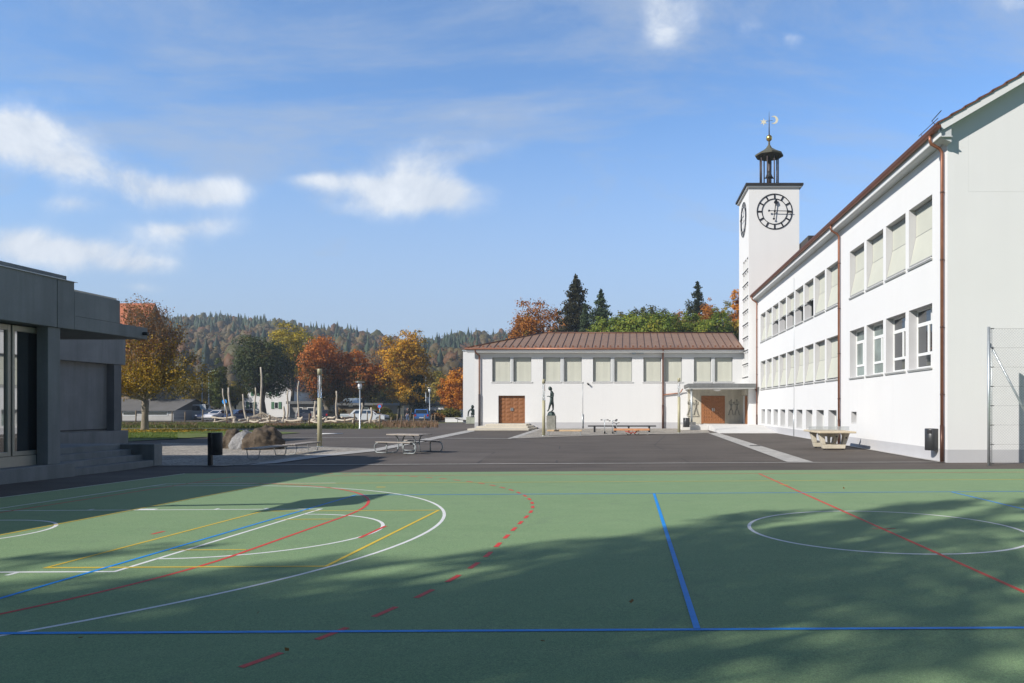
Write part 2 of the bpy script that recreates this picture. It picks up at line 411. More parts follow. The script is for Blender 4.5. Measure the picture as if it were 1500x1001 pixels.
def line_strips(name, lines, m, off, label):
    """painted lines: each (points, width, closed)"""
    mb = MB()
    for pts, w, closed in lines:
        P = [Vector((x, y, 0)) for x, y in pts]; n = len(P); L = []
        for i in range(n):
            a = P[(i - 1) % n] if (closed or i > 0) else P[i]; b = P[(i + 1) % n] if (closed or i < n - 1) else P[i]
            d1, d2 = P[i] - a, b - P[i]; t = ((d1.normalized() if d1.length > 1e-9 else Vector()) + (d2.normalized() if d2.length > 1e-9 else Vector())).normalized(); nn = Vector((-t.y, t.x, 0))
            k = 1.0
            if (closed or 0 < i < n - 1):
                t1 = (P[i] - a).normalized(); k = 1 / max(0.4, abs(t1.dot(t)))
            L.append((P[i] + nn * w / 2 * k, P[i] - nn * w / 2 * k))
        for i in range(n if closed else n - 1):
            a, b = L[i], L[(i + 1) % n]
            q = [a[0], a[1], b[1], b[0]]
            mb.quad(*[(p.x, p.y, gz(p.x, p.y) + off) for p in q])
    o = mb.build(name, m); return tag(o, label, None, None, 'structure')

def wall_grid(mb, P, u0, u1, z0, z1, ops, depth, rv=None):
    us = sorted({u0, u1} | {o[0] for o in ops} | {o[1] for o in ops}); zs = sorted({z0, z1} | {o[2] for o in ops} | {o[3] for o in ops})
    for i in range(len(us) - 1):
        for j in range(len(zs) - 1):
            cu, cz = (us[i] + us[i + 1]) / 2, (zs[j] + zs[j + 1]) / 2
            if any(a < cu < b and c < cz < d for a, b, c, d in ops): continue
            mb.quad(P(us[i], zs[j], 0), P(us[i + 1], zs[j], 0), P(us[i + 1], zs[j + 1], 0), P(us[i], zs[j + 1], 0))
    mb = rv or mb
    for a, b, c, d in ops:
        for (p, q) in (((a, c), (b, c)), ((b, c), (b, d)), ((b, d), (a, d)), ((a, d), (a, c))):
            mb.quad(P(p[0], p[1], 0), P(q[0], q[1], 0), P(q[0], q[1], depth), P(p[0], p[1], depth))

def pbox(mb, P, u0, u1, z0, z1, d0, d1):           # a box given in wall coordinates
    c = [P(u, z, d) for d in (d0, d1) for z in (z0, z1) for u in (u0, u1)]
    n = len(mb.v); mb.v += c
    for q in ((0, 2, 3, 1), (4, 5, 7, 6), (0, 1, 5, 4), (2, 6, 7, 3), (0, 4, 6, 2), (1, 3, 7, 5)):
        mb.f.append(tuple(n + i for i in q)); mb.sm.append(False)
    return mb
setup_mats()
# ------------------------------------------------------------------ camera, sun, sky
cam = bpy.data.cameras.new('camera'); cam.sensor_width = 36.0; cam.lens = 36.0 * F / 1500
cam.shift_x = (750 - PX) / 1500; cam.shift_y = (PY - 500.5) / 1500
cam.clip_start = 0.1; cam.clip_end = 6000
co = bpy.data.objects.new('camera', cam); COL.objects.link(co); co.location = (0, 0, CH); co.rotation_euler = (R(90), 0, 0)
SC.camera = co

SUN_DIR = Vector((-1.29, -1.03, 1.02)).normalized()
sl = bpy.data.lights.new('sun', 'SUN'); sl.energy = 5.0; sl.angle = R(0.55); sl.color = (1.0, 0.945, 0.865)
so = bpy.data.objects.new('sun', sl); COL.objects.link(so); so.rotation_euler = SUN_DIR.to_track_quat('Z', 'Y').to_euler()
so.location = (-40, -35, 40)

def setup_world():
    w = bpy.data.worlds.new('World'); SC.world = w; w.use_nodes = True
    nt = w.node_tree; bg = nt.nodes['Background']
    sky = nt.nodes.new('ShaderNodeTexSky'); sky.sky_type = 'NISHITA'; sky.sun_disc = False
    sky.sun_elevation = math.asin(SUN_DIR.z); sky.sun_rotation = math.atan2(SUN_DIR.x, SUN_DIR.y)
    sky.altitude = 500; sky.air_density = SKY['air']; sky.dust_density = SKY['dust']; sky.ozone_density = SKY['ozone']
    tc = nt.nodes.new('ShaderNodeTexCoord'); sp = nt.nodes.new('ShaderNodeSeparateXYZ'); nt.links.new(tc.outputs['Generated'], sp.inputs[0])
    def math_(op, a, b=None, c=None, clamp=False):
        n = nt.nodes.new('ShaderNodeMath'); n.operation = op; n.use_clamp = clamp
        for i, v in enumerate((a, b, c)):
            if v is None: continue
            if isinstance(v, (int, float)): n.inputs[i].default_value = v
            else: nt.links.new(v, n.inputs[i])
        return n.outputs[0]
    yy = math_('MAXIMUM', sp.outputs[1], 0.02)
    u = math_('DIVIDE', sp.outputs[0], yy); v = math_('DIVIDE', sp.outputs[2], yy)    # a flat chart of the northern sky
    cb = nt.nodes.new('ShaderNodeCombineXYZ'); nt.links.new(u, cb.inputs[0]); nt.links.new(v, cb.inputs[1])
    def noise_(scale, detail, rough, dist=0.0, stretch=None, offs=0.0):
        mp = nt.nodes.new('ShaderNodeMapping'); mp.inputs['Scale'].default_value = stretch or (1, 1, 1); mp.inputs['Location'].default_value = (offs, offs, 0)
        nt.links.new(cb.outputs[0], mp.inputs[0])
        n = nt.nodes.new('ShaderNodeTexNoise'); n.inputs['Scale'].default_value = scale; n.inputs['Detail'].default_value = detail
        n.inputs['Roughness'].default_value = rough; n.inputs['Distortion'].default_value = dist
        nt.links.new(mp.outputs[0], n.inputs['Vector']); return n
    warp = noise_(5.0, 5, 0.6)
    wv = nt.nodes.new('ShaderNodeVectorMath'); wv.operation = 'MULTIPLY_ADD'
    nt.links.new(warp.outputs['Color'], wv.inputs[0]); wv.inputs[1].default_value = (0.06, 0.042, 0); nt.links.new(cb.outputs[0], wv.inputs[2])
    ws = nt.nodes.new('ShaderNodeSeparateXYZ'); nt.links.new(wv.outputs[0], ws.inputs[0])
    wu = math_('SUBTRACT', ws.outputs[0], 0.03); wvv = math_('SUBTRACT', ws.outputs[1], 0.021)
    # clouds: direction (tangent units), radii, density, sharper top edge than base
    tot = None
    for (px, py, rx, ry, amp) in CLOUDS:
        cu, cv, ru, rv = (px - PX) / F, (PY - py) / F, rx / F, ry / F
        du = math_('MULTIPLY', math_('SUBTRACT', wu, cu), 1 / ru)
        dv = math_('MULTIPLY', math_('SUBTRACT', wvv, cv), 1 / rv)
        up = math_('MULTIPLY', math_('MAXIMUM', dv, 0.0), 1.35)
        dn = math_('MULTIPLY', math_('MINIMUM', dv, 0.0), 0.85)
        dd = math_('ADD', up, dn)
        q = math_('ADD', math_('MULTIPLY', du, du), math_('MULTIPLY', dd, dd))
        g = math_('MULTIPLY', math_('POWER', 2.71828, math_('MULTIPLY', q, -1.0)), amp)
        tot = g if tot is None else math_('ADD', tot, g)
    n1 = noise_(7.5, 10, 0.64, 0.4); n2 = noise_(2.2, 7, 0.65, 0.6, (0.55, 1.9, 1), 3.1)
    n3 = noise_(26.0, 6, 0.6, 0.2)
    nn = math_('ADD', math_('MULTIPLY', math_('SUBTRACT', n1.outputs['Fac'], 0.5), 2.3), math_('MULTIPLY', math_('SUBTRACT', n3.outputs['Fac'], 0.5), 0.75))
    gate = math_('POWER', math_('MINIMUM', math_('MULTIPLY', tot, 1.1), 1.0), 0.6)
    den = math_('ADD', math_('MULTIPLY', tot, 1.05), math_('MULTIPLY', nn, gate))
    mr = nt.nodes.new('ShaderNodeMapRange'); mr.interpolation_type = 'SMOOTHSTEP'; mr.inputs[1].default_value = 0.12; mr.inputs[2].default_value = 1.4
    nt.links.new(den, mr.inputs[0])
    dense = math_('MULTIPLY', mr.outputs[0], 1.0)
    mr2 = nt.nodes.new('ShaderNodeMapRange'); mr2.interpolation_type = 'SMOOTHSTEP'; mr2.inputs[1].default_value = 0.40; mr2.inputs[2].default_value = 0.68
    nt.links.new(n2.outputs['Fac'], mr2.inputs[0])
    cir = math_('MULTIPLY', mr2.outputs[0], 0.7)
    # thin veil towards the horizon
    hz = nt.nodes.new('ShaderNodeMapRange'); hz.interpolation_type = 'SMOOTHSTEP'; hz.inputs[1].default_value = 0.46; hz.inputs[2].default_value = 0.02
    nt.links.new(v, hz.inputs[0])
    veil = math_('MULTIPLY', hz.outputs[0], 0.9)
    front = math_('GREATER_THAN', sp.outputs[1], 0.03)
    thin = math_('MULTIPLY', math_('MAXIMUM', cir, veil), front)
    body = math_('MULTIPLY', dense, front)
    S = SKY['strength']
    cA = tuple(c / S for c in SKY['veil']); cB = tuple(c / S for c in SKY['cloud'])
    tint = mixrgb(nt, sky.outputs[0], SKY['tint'], 1.0, 'MULTIPLY')
    c = mixrgb(nt, tint, cA, thin)
    lum = nt.nodes.new('ShaderNodeMapRange'); lum.inputs[1].default_value = .38; lum.inputs[2].default_value = .62; nt.links.new(n1.outputs['Fac'], lum.inputs[0])
    shade = mixrgb(nt, tuple(x * k for x, k in zip(cB, (.74, .78, .84))), cB, lum.outputs[0])
    c = mixrgb(nt, c, shade, body)
    # sky dimmed overhead and behind the camera to cut its fill light
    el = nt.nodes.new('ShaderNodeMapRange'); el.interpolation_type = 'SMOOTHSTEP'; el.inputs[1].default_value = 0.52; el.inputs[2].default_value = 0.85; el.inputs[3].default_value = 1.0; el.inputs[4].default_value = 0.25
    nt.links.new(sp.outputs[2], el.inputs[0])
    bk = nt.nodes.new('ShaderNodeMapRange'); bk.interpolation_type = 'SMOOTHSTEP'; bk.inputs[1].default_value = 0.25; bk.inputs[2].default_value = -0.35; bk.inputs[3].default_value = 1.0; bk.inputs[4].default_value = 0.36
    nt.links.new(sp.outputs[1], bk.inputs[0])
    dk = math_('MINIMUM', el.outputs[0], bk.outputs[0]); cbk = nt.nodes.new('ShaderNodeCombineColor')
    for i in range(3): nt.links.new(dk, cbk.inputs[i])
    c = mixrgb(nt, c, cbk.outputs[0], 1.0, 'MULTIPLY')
    nt.links.new(c, bg.inputs[0]); bg.inputs[1].default_value = S

SKY = dict(air=1.0, dust=0.15, ozone=2.0, strength=0.135, veil=(0.385, 0.47, 0.615), cloud=(0.78, 0.83, 0.90), tint=(0.90, 1.19, 1.44))
CLOUDS = [(45, 200, 84, 44, 1.15), (0, 185, 60, 40, 0.95), (112, 240, 62, 28, 0.95), (262, 274, 92, 25, 1.15), (328, 286, 40, 20, 0.75), (185, 256, 48, 20, .65),
          (100, 299, 52, 16, 0.7), (268, 331, 80, 18, 1.0), (105, 366, 125, 24, 1.15), (35, 346, 60, 24, 0.85), (205, 384, 60, 15, 0.75),
          (572, 276, 100, 28, 1.0), (608, 240, 56, 42, 0.9), (645, 290, 72, 26, 0.8), (480, 268, 50, 12, 0.7), (690, 212, 100, 22, 0.3), (560, 306, 90, 16, 0.4),
          (982, 12, 48, 44, 1.1), (975, 52, 24, 20, 0.5), (1095, 38, 20, 20, 0.5), (1165, 54, 18, 15, 0.5), (1490, 4, 45, 14, 0.6), (215, 418, 40, 9, 0.5),
          (90, 135, 150, 22, 0.3), (470, 20, 160, 18, .2), (760, 165, 160, 22, .25)]
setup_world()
SC.view_settings.view_transform = 'Standard'; SC.view_settings.look = 'None'
SC.view_settings.exposure = 0.22; SC.view_settings.gamma = 1.0
SC.render.engine = 'CYCLES'

# ------------------------------------------------------------------ ground, roads, court
def build_ground():
    xs = [-3000, -1500, -700, -300, -120, -60, -30] + list(range(-22, 23, 4)) + [30, 60, 120, 300, 700, 1500, 3000]
    ys = [-800, -200, -60, -30, -12, 0, 10] + YB + [30, 45, 60, 90, 140, 250, 500, 1000, 2500, 4000]
    mb = MB(); n = len(xs)
    mb.v = [(x, y, gz(x, y) - .02) for y in ys for x in xs]
    for j in range(len(ys) - 1):
        for i in range(n - 1): mb.f.append((j * n + i, j * n + i + 1, (j + 1) * n + i + 1, (j + 1) * n + i)); mb.sm.append(False)
    tag(mb.build('ground', 'field'), 'rough grass and soil of the valley floor', None, None, 'structure')
build_ground()
OFF_A, OFF_C, OFF_L = -0.010, 0.0, 0.0015
far = [G(-60, 628.3), G(170, 628.2), G(340, 628.6), G(470, 629.0), G(575, 628.6), G(610, 627.0), G(628, 623.8), G(646, 620.0), G(680, 619.4), G(697, 619.4)]
sheet('asphalt_plaza', [(40, -12), (40, 23.15), (10.4, 23.15), (10.4, 60.8), (-12.0, 60.8)] + far[::-1] + [(-70, 30), (-40, -12)], 'asphalt', OFF_A, 'dark grey asphalt of the school yard')
sheet('sports_court', [(-12.6, -11), (30, -11), (30, 20.2), (-12.6, 20.2)], 'court', OFF_C, 'green granulate sports court with painted lines')

def arc(cx, cy, r, a0, a1, n=40):
    return [(cx + r * math.cos(R(a0 + (a1 - a0) * i / n)), cy + r * math.sin(R(a0 + (a1 - a0) * i / n))) for i in range(n + 1)]
YC = 9.76
BX = -11.05
white = [([(BX, YC - 2.45), (-5.27, YC - 2.45), (-5.27, YC + 2.45), (BX, YC + 2.45)], .05, False),
         (arc(-5.27, YC, 1.8, -90, 90, 36), .05, False),
         ([(BX, YC - 6.75)] + arc(-9.5, YC, 6.75, -90, 90, 70) + [(BX, YC + 6.75)], .05, False),
         ([(-10.2, YC - 1.3)] + arc(-9.5, YC, 1.3, -90, 90, 26) + [(-10.2, YC + 1.3)], .05, False),
         ([(BX, -6), (BX, 17.02), (-7.0, 17.02)], .05, False),
         (arc(3.47, 9.78, 1.8, 0, 360 - 360 / 64, 63), .05, True)]
for k, xx in enumerate((-6.25, -7.1, -8.3, -9.27)):
    white += [([(xx, YC + 2.475), (xx, YC + 2.60)], .05 if k != 2 else .3, False), ([(xx, YC - 2.475), (xx, YC - 2.60)], .05 if k != 2 else .3, False)]
line_strips('basketball_marking', white, 'white_line', OFF_L, 'white basketball lines painted on the green court')
line_strips('court_border_marking', [([(-12.55, -6), (-12.55, 20.15)], .04, False)], 'white_line', OFF_L, 'thin white border line along the left court edge')
red = [([(-10.55, 0.4), (-10.55, 19.08), (17.5, 19.08), (17.5, 0.4)], .05, False), ([(3.47, 0.4), (3.47, 19.08)], .05, False),
       (arc(-10.5, YC - 1.5, 6.0, -90, 0, 40) + arc(-10.5, YC + 1.5, 6.0, 0, 90, 40), .05, False),
       ([(-3.5, YC - .5), (-3.5, YC + .5)], .05, False), ([(-6.45, YC - .12), (-6.45, YC + .14)], .05, False), ([(3.33, 9.78), (3.65, 9.78)], .03, False)]
# dashed nine metre line
path9 = arc(-10.5, YC - 1.5, 8.9, -90, 0, 90) + arc(-10.5, YC + 1.5, 8.9, 0, 90, 90)
acc = 0.12; seg = []; on = True
for a, b in zip(path9[:-1], path9[1:]):
    d = math.dist(a, b); t = 0.0
    while t < d:
        lim = 0.3 - acc; st = min(lim, d - t)
        p = [a[0] + (b[0] - a[0]) * t / d, a[1] + (b[1] - a[1]) * t / d]; q = [a[0] + (b[0] - a[0]) * (t + st) / d, a[1] + (b[1] - a[1]) * (t + st) / d]
        if on: seg = seg + [q] if seg else [p, q]
        acc += st; t += st
        if acc >= 0.3 - 1e-6:
            if on: red.append((seg, .055, False)); seg = []
            on = not on; acc = 0.0
line_strips('handball_marking', red, 'red_line', OFF_L + .0008, 'red handball lines with a dashed arc painted on the court')
yel = [([(-6.14, YC - 2.25), (-3.19, YC - 2.25), (-3.19, YC + 2.2), (-6.14, YC + 2.2)], .045, True),
       ([(-5.45, YC - 1.28), (-4.55, YC - 1.28)], .04, False), ([(-5.45, YC + 1.22), (-4.55, YC + 1.22)], .04, False),
       ([(-8.5, 2.6), (-8.5, 16.95), (15.4, 16.95), (15.4, 2.6)], .045, False), ([(-5.65, 15.95), (-5.45, 15.95)], .1, False), ([(3.37, 15.97), (3.57, 15.97)], .06, False)]
line_strips('floorball_marking', yel, 'yellow_line', OFF_L + .0015, 'yellow floorball lines painted on the court')
blu = [([(-5.5, 5.22), (12.5, 5.22), (12.5, 14.34), (-5.5, 14.34)], .05, True), ([(0.5, 5.22), (0.5, 14.34)], .05, False), ([(6.47, 5.22), (6.47, 14.34)], .05, False),
       ([(-5.5, 5.22), (-9.5, 5.22)], .05, False), ([(-5.5, 5.22), (-5.5, 2.0)], .05, False)]
line_strips('volleyball_marking', blu, 'blue_line', OFF_L + .0022, 'blue volleyball lines painted on the court')

# paved strips, gravel, lawn, terrace
sheet('white_paver_line', [(-17.5, 22.82), (10.3, 23.22), (10.3, 23.36), (-17.5, 22.98)], 'paver', .012, 'thin pale paver line between asphalt and court margin')
sheet('paved_strip', [(5.2, 23.4), (6.05, 23.4), (6.25, 50.0), (5.5, 50.0)], 'paver', .012, 'pale paved strip leading to the portal terrace')
sheet('paved_strip', [G(362, 682.2), G(404, 679), G(556, 660.8), G(695, 632.3), G(694.8, 628.6), G(548, 658), G(400, 675)], 'paver', .013, 'pale paved strip running from the court to the left end of the hall')
sheet('gravel_bed', [(-15.3, 23.05), G(330, 683.3), G(360, 681), G(402, 676.4), G(470, 666.5), G(546, 658.4), G(473, 655.8), G(420, 655), G(345, 651.5), G(236, 649)], 'gravel', .012, 'grey gravel bed around the boulders and benches')
sheet('gravel_bed', [G(750, 642.6), G(796, 640.6), G(885, 637.6), G(1040, 634.6), (6.1, 55.0), (6.1, 60.5), (-7.7, 60.5), G(787, 629.6)], 'gravel', .012, 'grey gravel bed along the foot of the white hall')
line_k = [([G(789, 629.2), G(749, 643)], .45, False), ([G(749, 643.2), G(415, 641)], .3, False), ([G(749, 642.9), G(796, 641), G(885, 637.9), G(1042, 634.8)], .22, False),
          ([G(546, 658), G(473, 655.4), G(420, 654.6), G(345, 651)], .16, False)]
line_strips('kerb_line', line_k, 'paver', .018, 'pale flush kerb stones bordering gravel and asphalt')
sheet('kerb_strip', [(10.14, 23.4), (10.32, 23.4), (10.32, 50.0), (10.14, 50.0)], 'paver', .012, 'pale paved edge along the foot of the long school wall')
sheet('lawn', [G(40, 644), G(180, 647.8), G(335, 639), G(412, 636.6), G(440, 634.6), G(400, 632.6), G(335, 630.6), G(172, 629.8), G(40, 629.8)], 'grass', .03, 'mown lawn below the yellow tree')
sheet('parking_road', [(-95, 90), (-16, 90), (-19, 135), (-110, 135)], 'asphalt', .008, 'asphalt parking area behind the playground')
sheet('playground_soil', [(-48, 72), (-24, 70), (-22, 82), (-46, 86)], 'bark_soil', .010, 'red brown bark chips under the climbing logs')
line_strips('asphalt_seam', [([(-6.8, 40.6), (-3.2, 33.0), (-2.4, 23.6)], .05, False), ([(2.4, 46.5), (1.2, 34.0), (2.0, 23.6)], .04, False), ([(-10.2, 36.5), (5.0, 37.2)], .04, False), ([(6.3, 31.0), (10.1, 31.3)], .04, False), ([(-8.6, 23.4), (-8.2, 28.2), (-5.4, 28.6), (-5.0, 23.5)], .05, False), ([(-12.0, 21.6), (10.5, 21.7)], .03, False)], 'asphalt_dark', -.004, 'dark bitumen seams of older asphalt repairs')
sheet('asphalt_patch', [(-8.2, 23.6), (-8.15, 28.15), (-5.45, 28.55), (-5.05, 23.6)], 'asphalt_patch', -.007, 'slightly paler repaired patch of asphalt')
for k, (x, y, lab) in enumerate(((*G(1106, 653.5), 'square drain grate at the edge of the pale paved strip before the terrace'),)):
    d = thing('drain_cover', lab, 'drain cover', (x, y, gz(x, y)))
    MB().box(-.27, .27, -.27, .27, -.02, .016).build('cover_frame', 'anthracite', d, world=False)
    g_ = MB()
    for q in range(6): g_.box(-.22, .22, -.22 + .076 * q, -.22 + .076 * q + .05, .0165, .022)
    g_.build('grate', 'black', d, world=False)
# terrace with ramp in front of the portal
mb = MB(); zt = 0.42
for x0, x1 in ((6.3, 10.32),):
    prof = [(49.6, 0.0), (49.6, 0.03), (55.0, zt), (60.55, zt), (60.55, 0.0)]
    mb.prism([(y, z) for y, z in prof], x1 - x0, 'x', x0)
tag(mb.build('terrace', 'terrace'), 'pale concrete terrace sloping up to the portal', None, None, 'structure')
tag(MB().box(4.2, 6.28, 56.6, 60.5, 0, 0.38).build('portal_landing', 'terrace'), 'pale landing slab beside the portal column', None, None, 'structure')
# manhole cover
mc = thing('manhole_cover', 'round pale manhole cover in the asphalt left of the picnic table', 'manhole cover', (*G(483, 635.6), .01))
MB().lathe([(0.75, .0), (0.75, .012), (0.0, .016)], n=24).build('cover_plate', 'terrace', mc, world=False)
MB().lathe([(0.85, -.002), (0.85, .008), (0.755, .009)], n=24).build('cover_ring', 'galv', mc, world=False)

# ------------------------------------------------------------------ left: concrete building
def concrete_building():
    b = thing('concrete_building', 'dark fair faced concrete building with flat roof and canopy at the left', 'building', (-18, 14, 0))
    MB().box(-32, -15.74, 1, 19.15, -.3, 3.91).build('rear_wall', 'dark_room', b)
    MB().box(-32, -15.13, 1, 18.87, 3.92, 5.22).build('fascia', 'concrete', b, bevel=.012)
    MB().box(-32, -15.13, 18.89, 19.46, 3.92, 5.22).build('fascia', 'concrete', b, bevel=.012)
    MB().box(-32, -15.22, 1, 19.3, 5.223, 5.35).build('coping', 'concrete', b)
    MB().box(-32, -15.08, 1, 19.52, 5.205, 5.219).build('roof_edge', 'galv', b)
    MB().box(-32, -15.13, 19.463, 21.21, 4.293, 4.97).build('parapet', 'concrete', b, bevel=.012)
    MB().box(-32, -15.2, 19.47, 21.16, 4.973, 5.03).build('coping', 'frame_beige', b)
    c = MB().box(-30, -15.128, 19.463, 22.41, 3.93, 4.29).build('canopy', 'concrete', b, bevel=.012)
    MB().path([(-15.25, 22.2, 4.10), (-14.98, 22.23, 4.09)], .055, 10).build('spout', 'black', c)
    MB().box(-15.50, -15.2, 18.66, 19.07, .30, 3.918).build('pillar', 'concrete', b, bevel=.015)
    MB().box(-32, -15.13, 1, 19.50, -.3, .30).build('plinth', 'concrete', b, bevel=.03)
    MB().box(-15.80, -15.5, 1, 18.65, .303, .56).build('sill_panel', 'frame_beige', b)
    y = 18.98
    while y > 2:
        y0 = y - .98; w = MB()
        for a, d in ((y0, y0 + .07), (y - .09, y)): w.box(-15.65, -15.555, a, d, .57, 3.88)
        w.box(-15.65, -15.555, y0 + .07, y - .09, .57, .68); w.box(-15.65, -15.555, y0 + .07, y - .09, 3.74, 3.88)
        wo = w.build('window', 'frame_beige', b, bevel=.008)
        MB().quad((-15.61, y0 + .06, .66), (-15.61, y - .08, .66), (-15.61, y - .08, 3.76), (-15.61, y0 + .06, 3.76)).build('pane', MT['glass_left'], wo)
        y -= 1.03
    MB().box(-15.81, -15.505, 18.99, 19.14, .30, 3.9).build('jamb', 'concrete_dark', b)
    # porch back wall
    MB().box(-32, -18.4, 19.2, 22.3, 0.68, 3.92).build('porch_wall', 'concrete_dark', b)
    g = thing('concrete_wing', 'recessed wing of dark concrete with a blank panel behind the canopy', 'building', (-30, 33, 0))
    MB().box(-46, -25.72, 29.5, 35.6, 0, 5.4).build('wall_panel', 'concrete', g)
    MB().box(-46, -25.3, 29.4, 35.85, 3.92, 5.6).build('fascia', 'concrete', g, bevel=.012)
    MB().box(-25.718, -25.35, 35.12, 35.63, .66, 3.918).build('pillar', 'concrete_dark', g, bevel=.012)
    MB().box(-46, -25.2, 29.4, 35.9, -.05, .655).build('plinth', 'concrete', g, bevel=.012)
    MB().box(-25.74, -25.69, 29.6, 35.1, .70, .76).build('shadow_gap', 'black', g)
    s = thing('concrete_steps', 'four dark concrete steps beside the pillar under the canopy', 'steps', (-16, 21, 0))
    for k in range(4):
        MB().box(-18.3, -15.28 - .36 * k, 19.52, 22.93, -.2 + (.172 * k if k else 0), -.06 + .172 * (k + 1)).build('step', 'concrete', s, bevel=.012)
    w = thing('retaining_wall', 'low concrete parapet wall with a pale top beside the concrete steps', 'wall', (-17, 23.1, 0))
    MB().box(-26, -15.78, 22.95, 23.32, -.2, .615).build('wall_body', 'concrete', w, bevel=.012)
    MB().box(-15.775, -15.26, 22.93, 23.33, -.2, .62).build('wall_end', 'concrete', w, bevel=.015)
MT['glass_left'] = glassmat('tinted shop glass', (0.008, 0.012, 0.016), 0.02, 2.6, 1.0)
concrete_building()

# ------------------------------------------------------------------ right: long school building
WX = 10.33
def school():
    b = thing('school_building', 'long white three storey school building with brown tiled roof at the right', 'building', (16, 40, 0))
    P = lambda u, z, d: (WX + d, u, z)
    y0, y1, zt = 23.15, 57.35, 10.44
    ops, up, lo, bs = [], [], [], []
    for i in range(9):
        a = 35.30 + 2.338 * i
        up.append((a, a + 2.03, 6.93, 9.07)); lo.append((a, a + 2.03, 3.24, 5.39)); bs.append((a + .22, a + 1.7, .52, 1.66))
    for i in range(4):
        a = 24.31 + 2.348 * i
        up.append((a, a + 2.03, 6.93, 9.07)); lo.append((a, a + 2.03, 3.20, 5.36))
    bs.append((32.4, 33.17, 1.05, 1.60))
    ops = up + lo + bs
    mb = MB(); D = 0.42; rv = MB()
    wall_grid(mb, P, y0, y1, 0.0, zt, ops, D, rv)
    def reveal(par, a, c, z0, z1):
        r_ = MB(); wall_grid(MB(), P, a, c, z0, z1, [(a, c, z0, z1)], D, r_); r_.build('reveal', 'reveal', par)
    # gable facing the court, back and far end
    rx = 16.4; rz = 10.86 + (rx - 9.83) * 0.585 - .25; ze_ = 10.86 + (WX - 9.83) * 0.585 - .25
    mb.quad((WX, y0, 0), (22.4, y0, 0), (22.4, y0, ze_), (rx, y0, rz), (WX, y0, ze_))
    mb.quad((WX, y1, 0), (22.4, y1, 0), (22.4, y1, zt), (rx, y1, rz), (WX, y1, zt)); mb.quad((22.4, y0, 0), (22.4, y1, 0), (22.4, y1, zt), (22.4, y0, zt))
    mb.build('wall', 'render', b)
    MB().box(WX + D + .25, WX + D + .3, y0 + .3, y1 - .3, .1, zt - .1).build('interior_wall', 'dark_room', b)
    pl = MB(); pl.quad((WX - .006, y0 - .006, 0), (WX - .006, y1, 0), (WX - .006, y1, .43), (WX - .006, y0 - .006, .43))
    pl.quad((WX - .006, y0 - .006, 0), (22.4, y0 - .006, 0), (22.4, y0 - .006, .43), (WX - .006, y0 - .006, .43))
    pl.quad((WX - .006, y0 - .006, .43), (22.4, y0 - .006, .43), (22.4, y0, .43), (WX - .006, y0, .43)); pl.quad((WX - .006, y0, .43), (WX - .006, y1, .43), (WX, y1, .43), (WX, y0, .43))
    pl.build('plinth', 'plinth', b)
    # fine render joints on wall and gable
    jt = MB()
    jt.box(11.0, 22, y0 - .003, y0 + .01, 8.80, 8.812); jt.box(11.0, 11.012, y0 - .003, y0 + .01, 8.81, 10.7)
    jt.build('expansion_joint', 'joint', b)
    def frame(P, a, c, z0, z1, dd, bars_u=(), bars_z=(), t=.05, name='window', m='frame_white'):
        f = MB(); pbox(f, P, a, a + t, z0, z1, dd, dd + .06); pbox(f, P, c - t, c, z0, z1, dd, dd + .06)
        pbox(f, P, a + t, c - t, z0, z0 + t, dd, dd + .06); pbox(f, P, a + t, c - t, z1 - t, z1, dd, dd + .06)
        for z, tt in bars_z: pbox(f, P, a + t, c - t, z - tt / 2, z + tt / 2, dd - .003, dd + .057)
        for u, q0, q1, tt in bars_u: pbox(f, P, u - tt / 2, u + tt / 2, q0, q1, dd - .006, dd + .052)
        return f.build(name, m, b)
    def sill(par, a, c, z, z1=None):
        if z1: reveal(par, a, c, z, z1)
        f = MB(); pbox(f, P, a - .03, c + .03, z - .055, z - .006, -.06, .34); f.build('sill', 'sill', par, bevel=.004)
        f = MB(); pbox(f, P, a - .03, c + .03, z - .10, z - .058, -.045, -.003); f.build('sill_drip', 'frame_grey', par)
    open_rows = (2, 3, 4, 5, 6)
    for k, (a, c, z0, z1) in enumerate(up + lo):
        is_up = k < len(up); real = (not is_up) and (k - len(up)) >= 9
        opened = is_up and k < 9 and (8 - k) in open_rows
        if real:
            w = frame(P, a, c, z0, z1, .30, bars_u=((a + (c - a) * .5, z0 + .55, z1 - .58, .12), (a + (c - a) * .38, z0 + .04, z0 + .50, .07), (a + (c - a) * .38, z1 - .56, z1 - .04, .07)), bars_z=((z0 + .52, .10), (z1 - .56, .13)), t=.07)
            p = MB(); pbox(p, P, a + .03, c - .03, z0 + .03, z1 - .03, .325, .335); p.build('pane', 'glass_green' if (k % 4) in (0, 1) else 'glass', w)
            cu = MB(); pbox(cu, P, a + (c - a) * .56, c - .1, z0 + .6, z1 - .6, .342, .36); cu.build('curtain', 'glass_green', w)
            sill(w, a, c, z0, z1); continue
        w = frame(P, a, c, z0, z1, .36, m='frame_grey' if opened else 'frame_white')
        p = MB(); pbox(p, P, a + .03, c - .03, z0 + .03, z1 - .03, .385, .395)
        if not opened: p.build('pane', 'glass', w)
        zm = z0 + (z1 - z0) * .535
        bl = MB(); e = .015
        bl.quad(P(a + e, z1 - .13, .27), P(c - e, z1 - .13, .27), P(c - e, zm, .262), P(a + e, zm, .262))
        if not opened:
            bl.quad(P(a + e, zm - .018, .258), P(c - e, zm - .018, .258), P(c - e, z0 + .07, .03), P(a + e, z0 + .07, .03))
        else:
            bl.quad(P(a + e, zm - .018, .258), P(c - e, zm - .018, .258), P(c - e, zm - .10, .10), P(a + e, zm - .10, .10))
        bl.build('blind', 'blind', w)
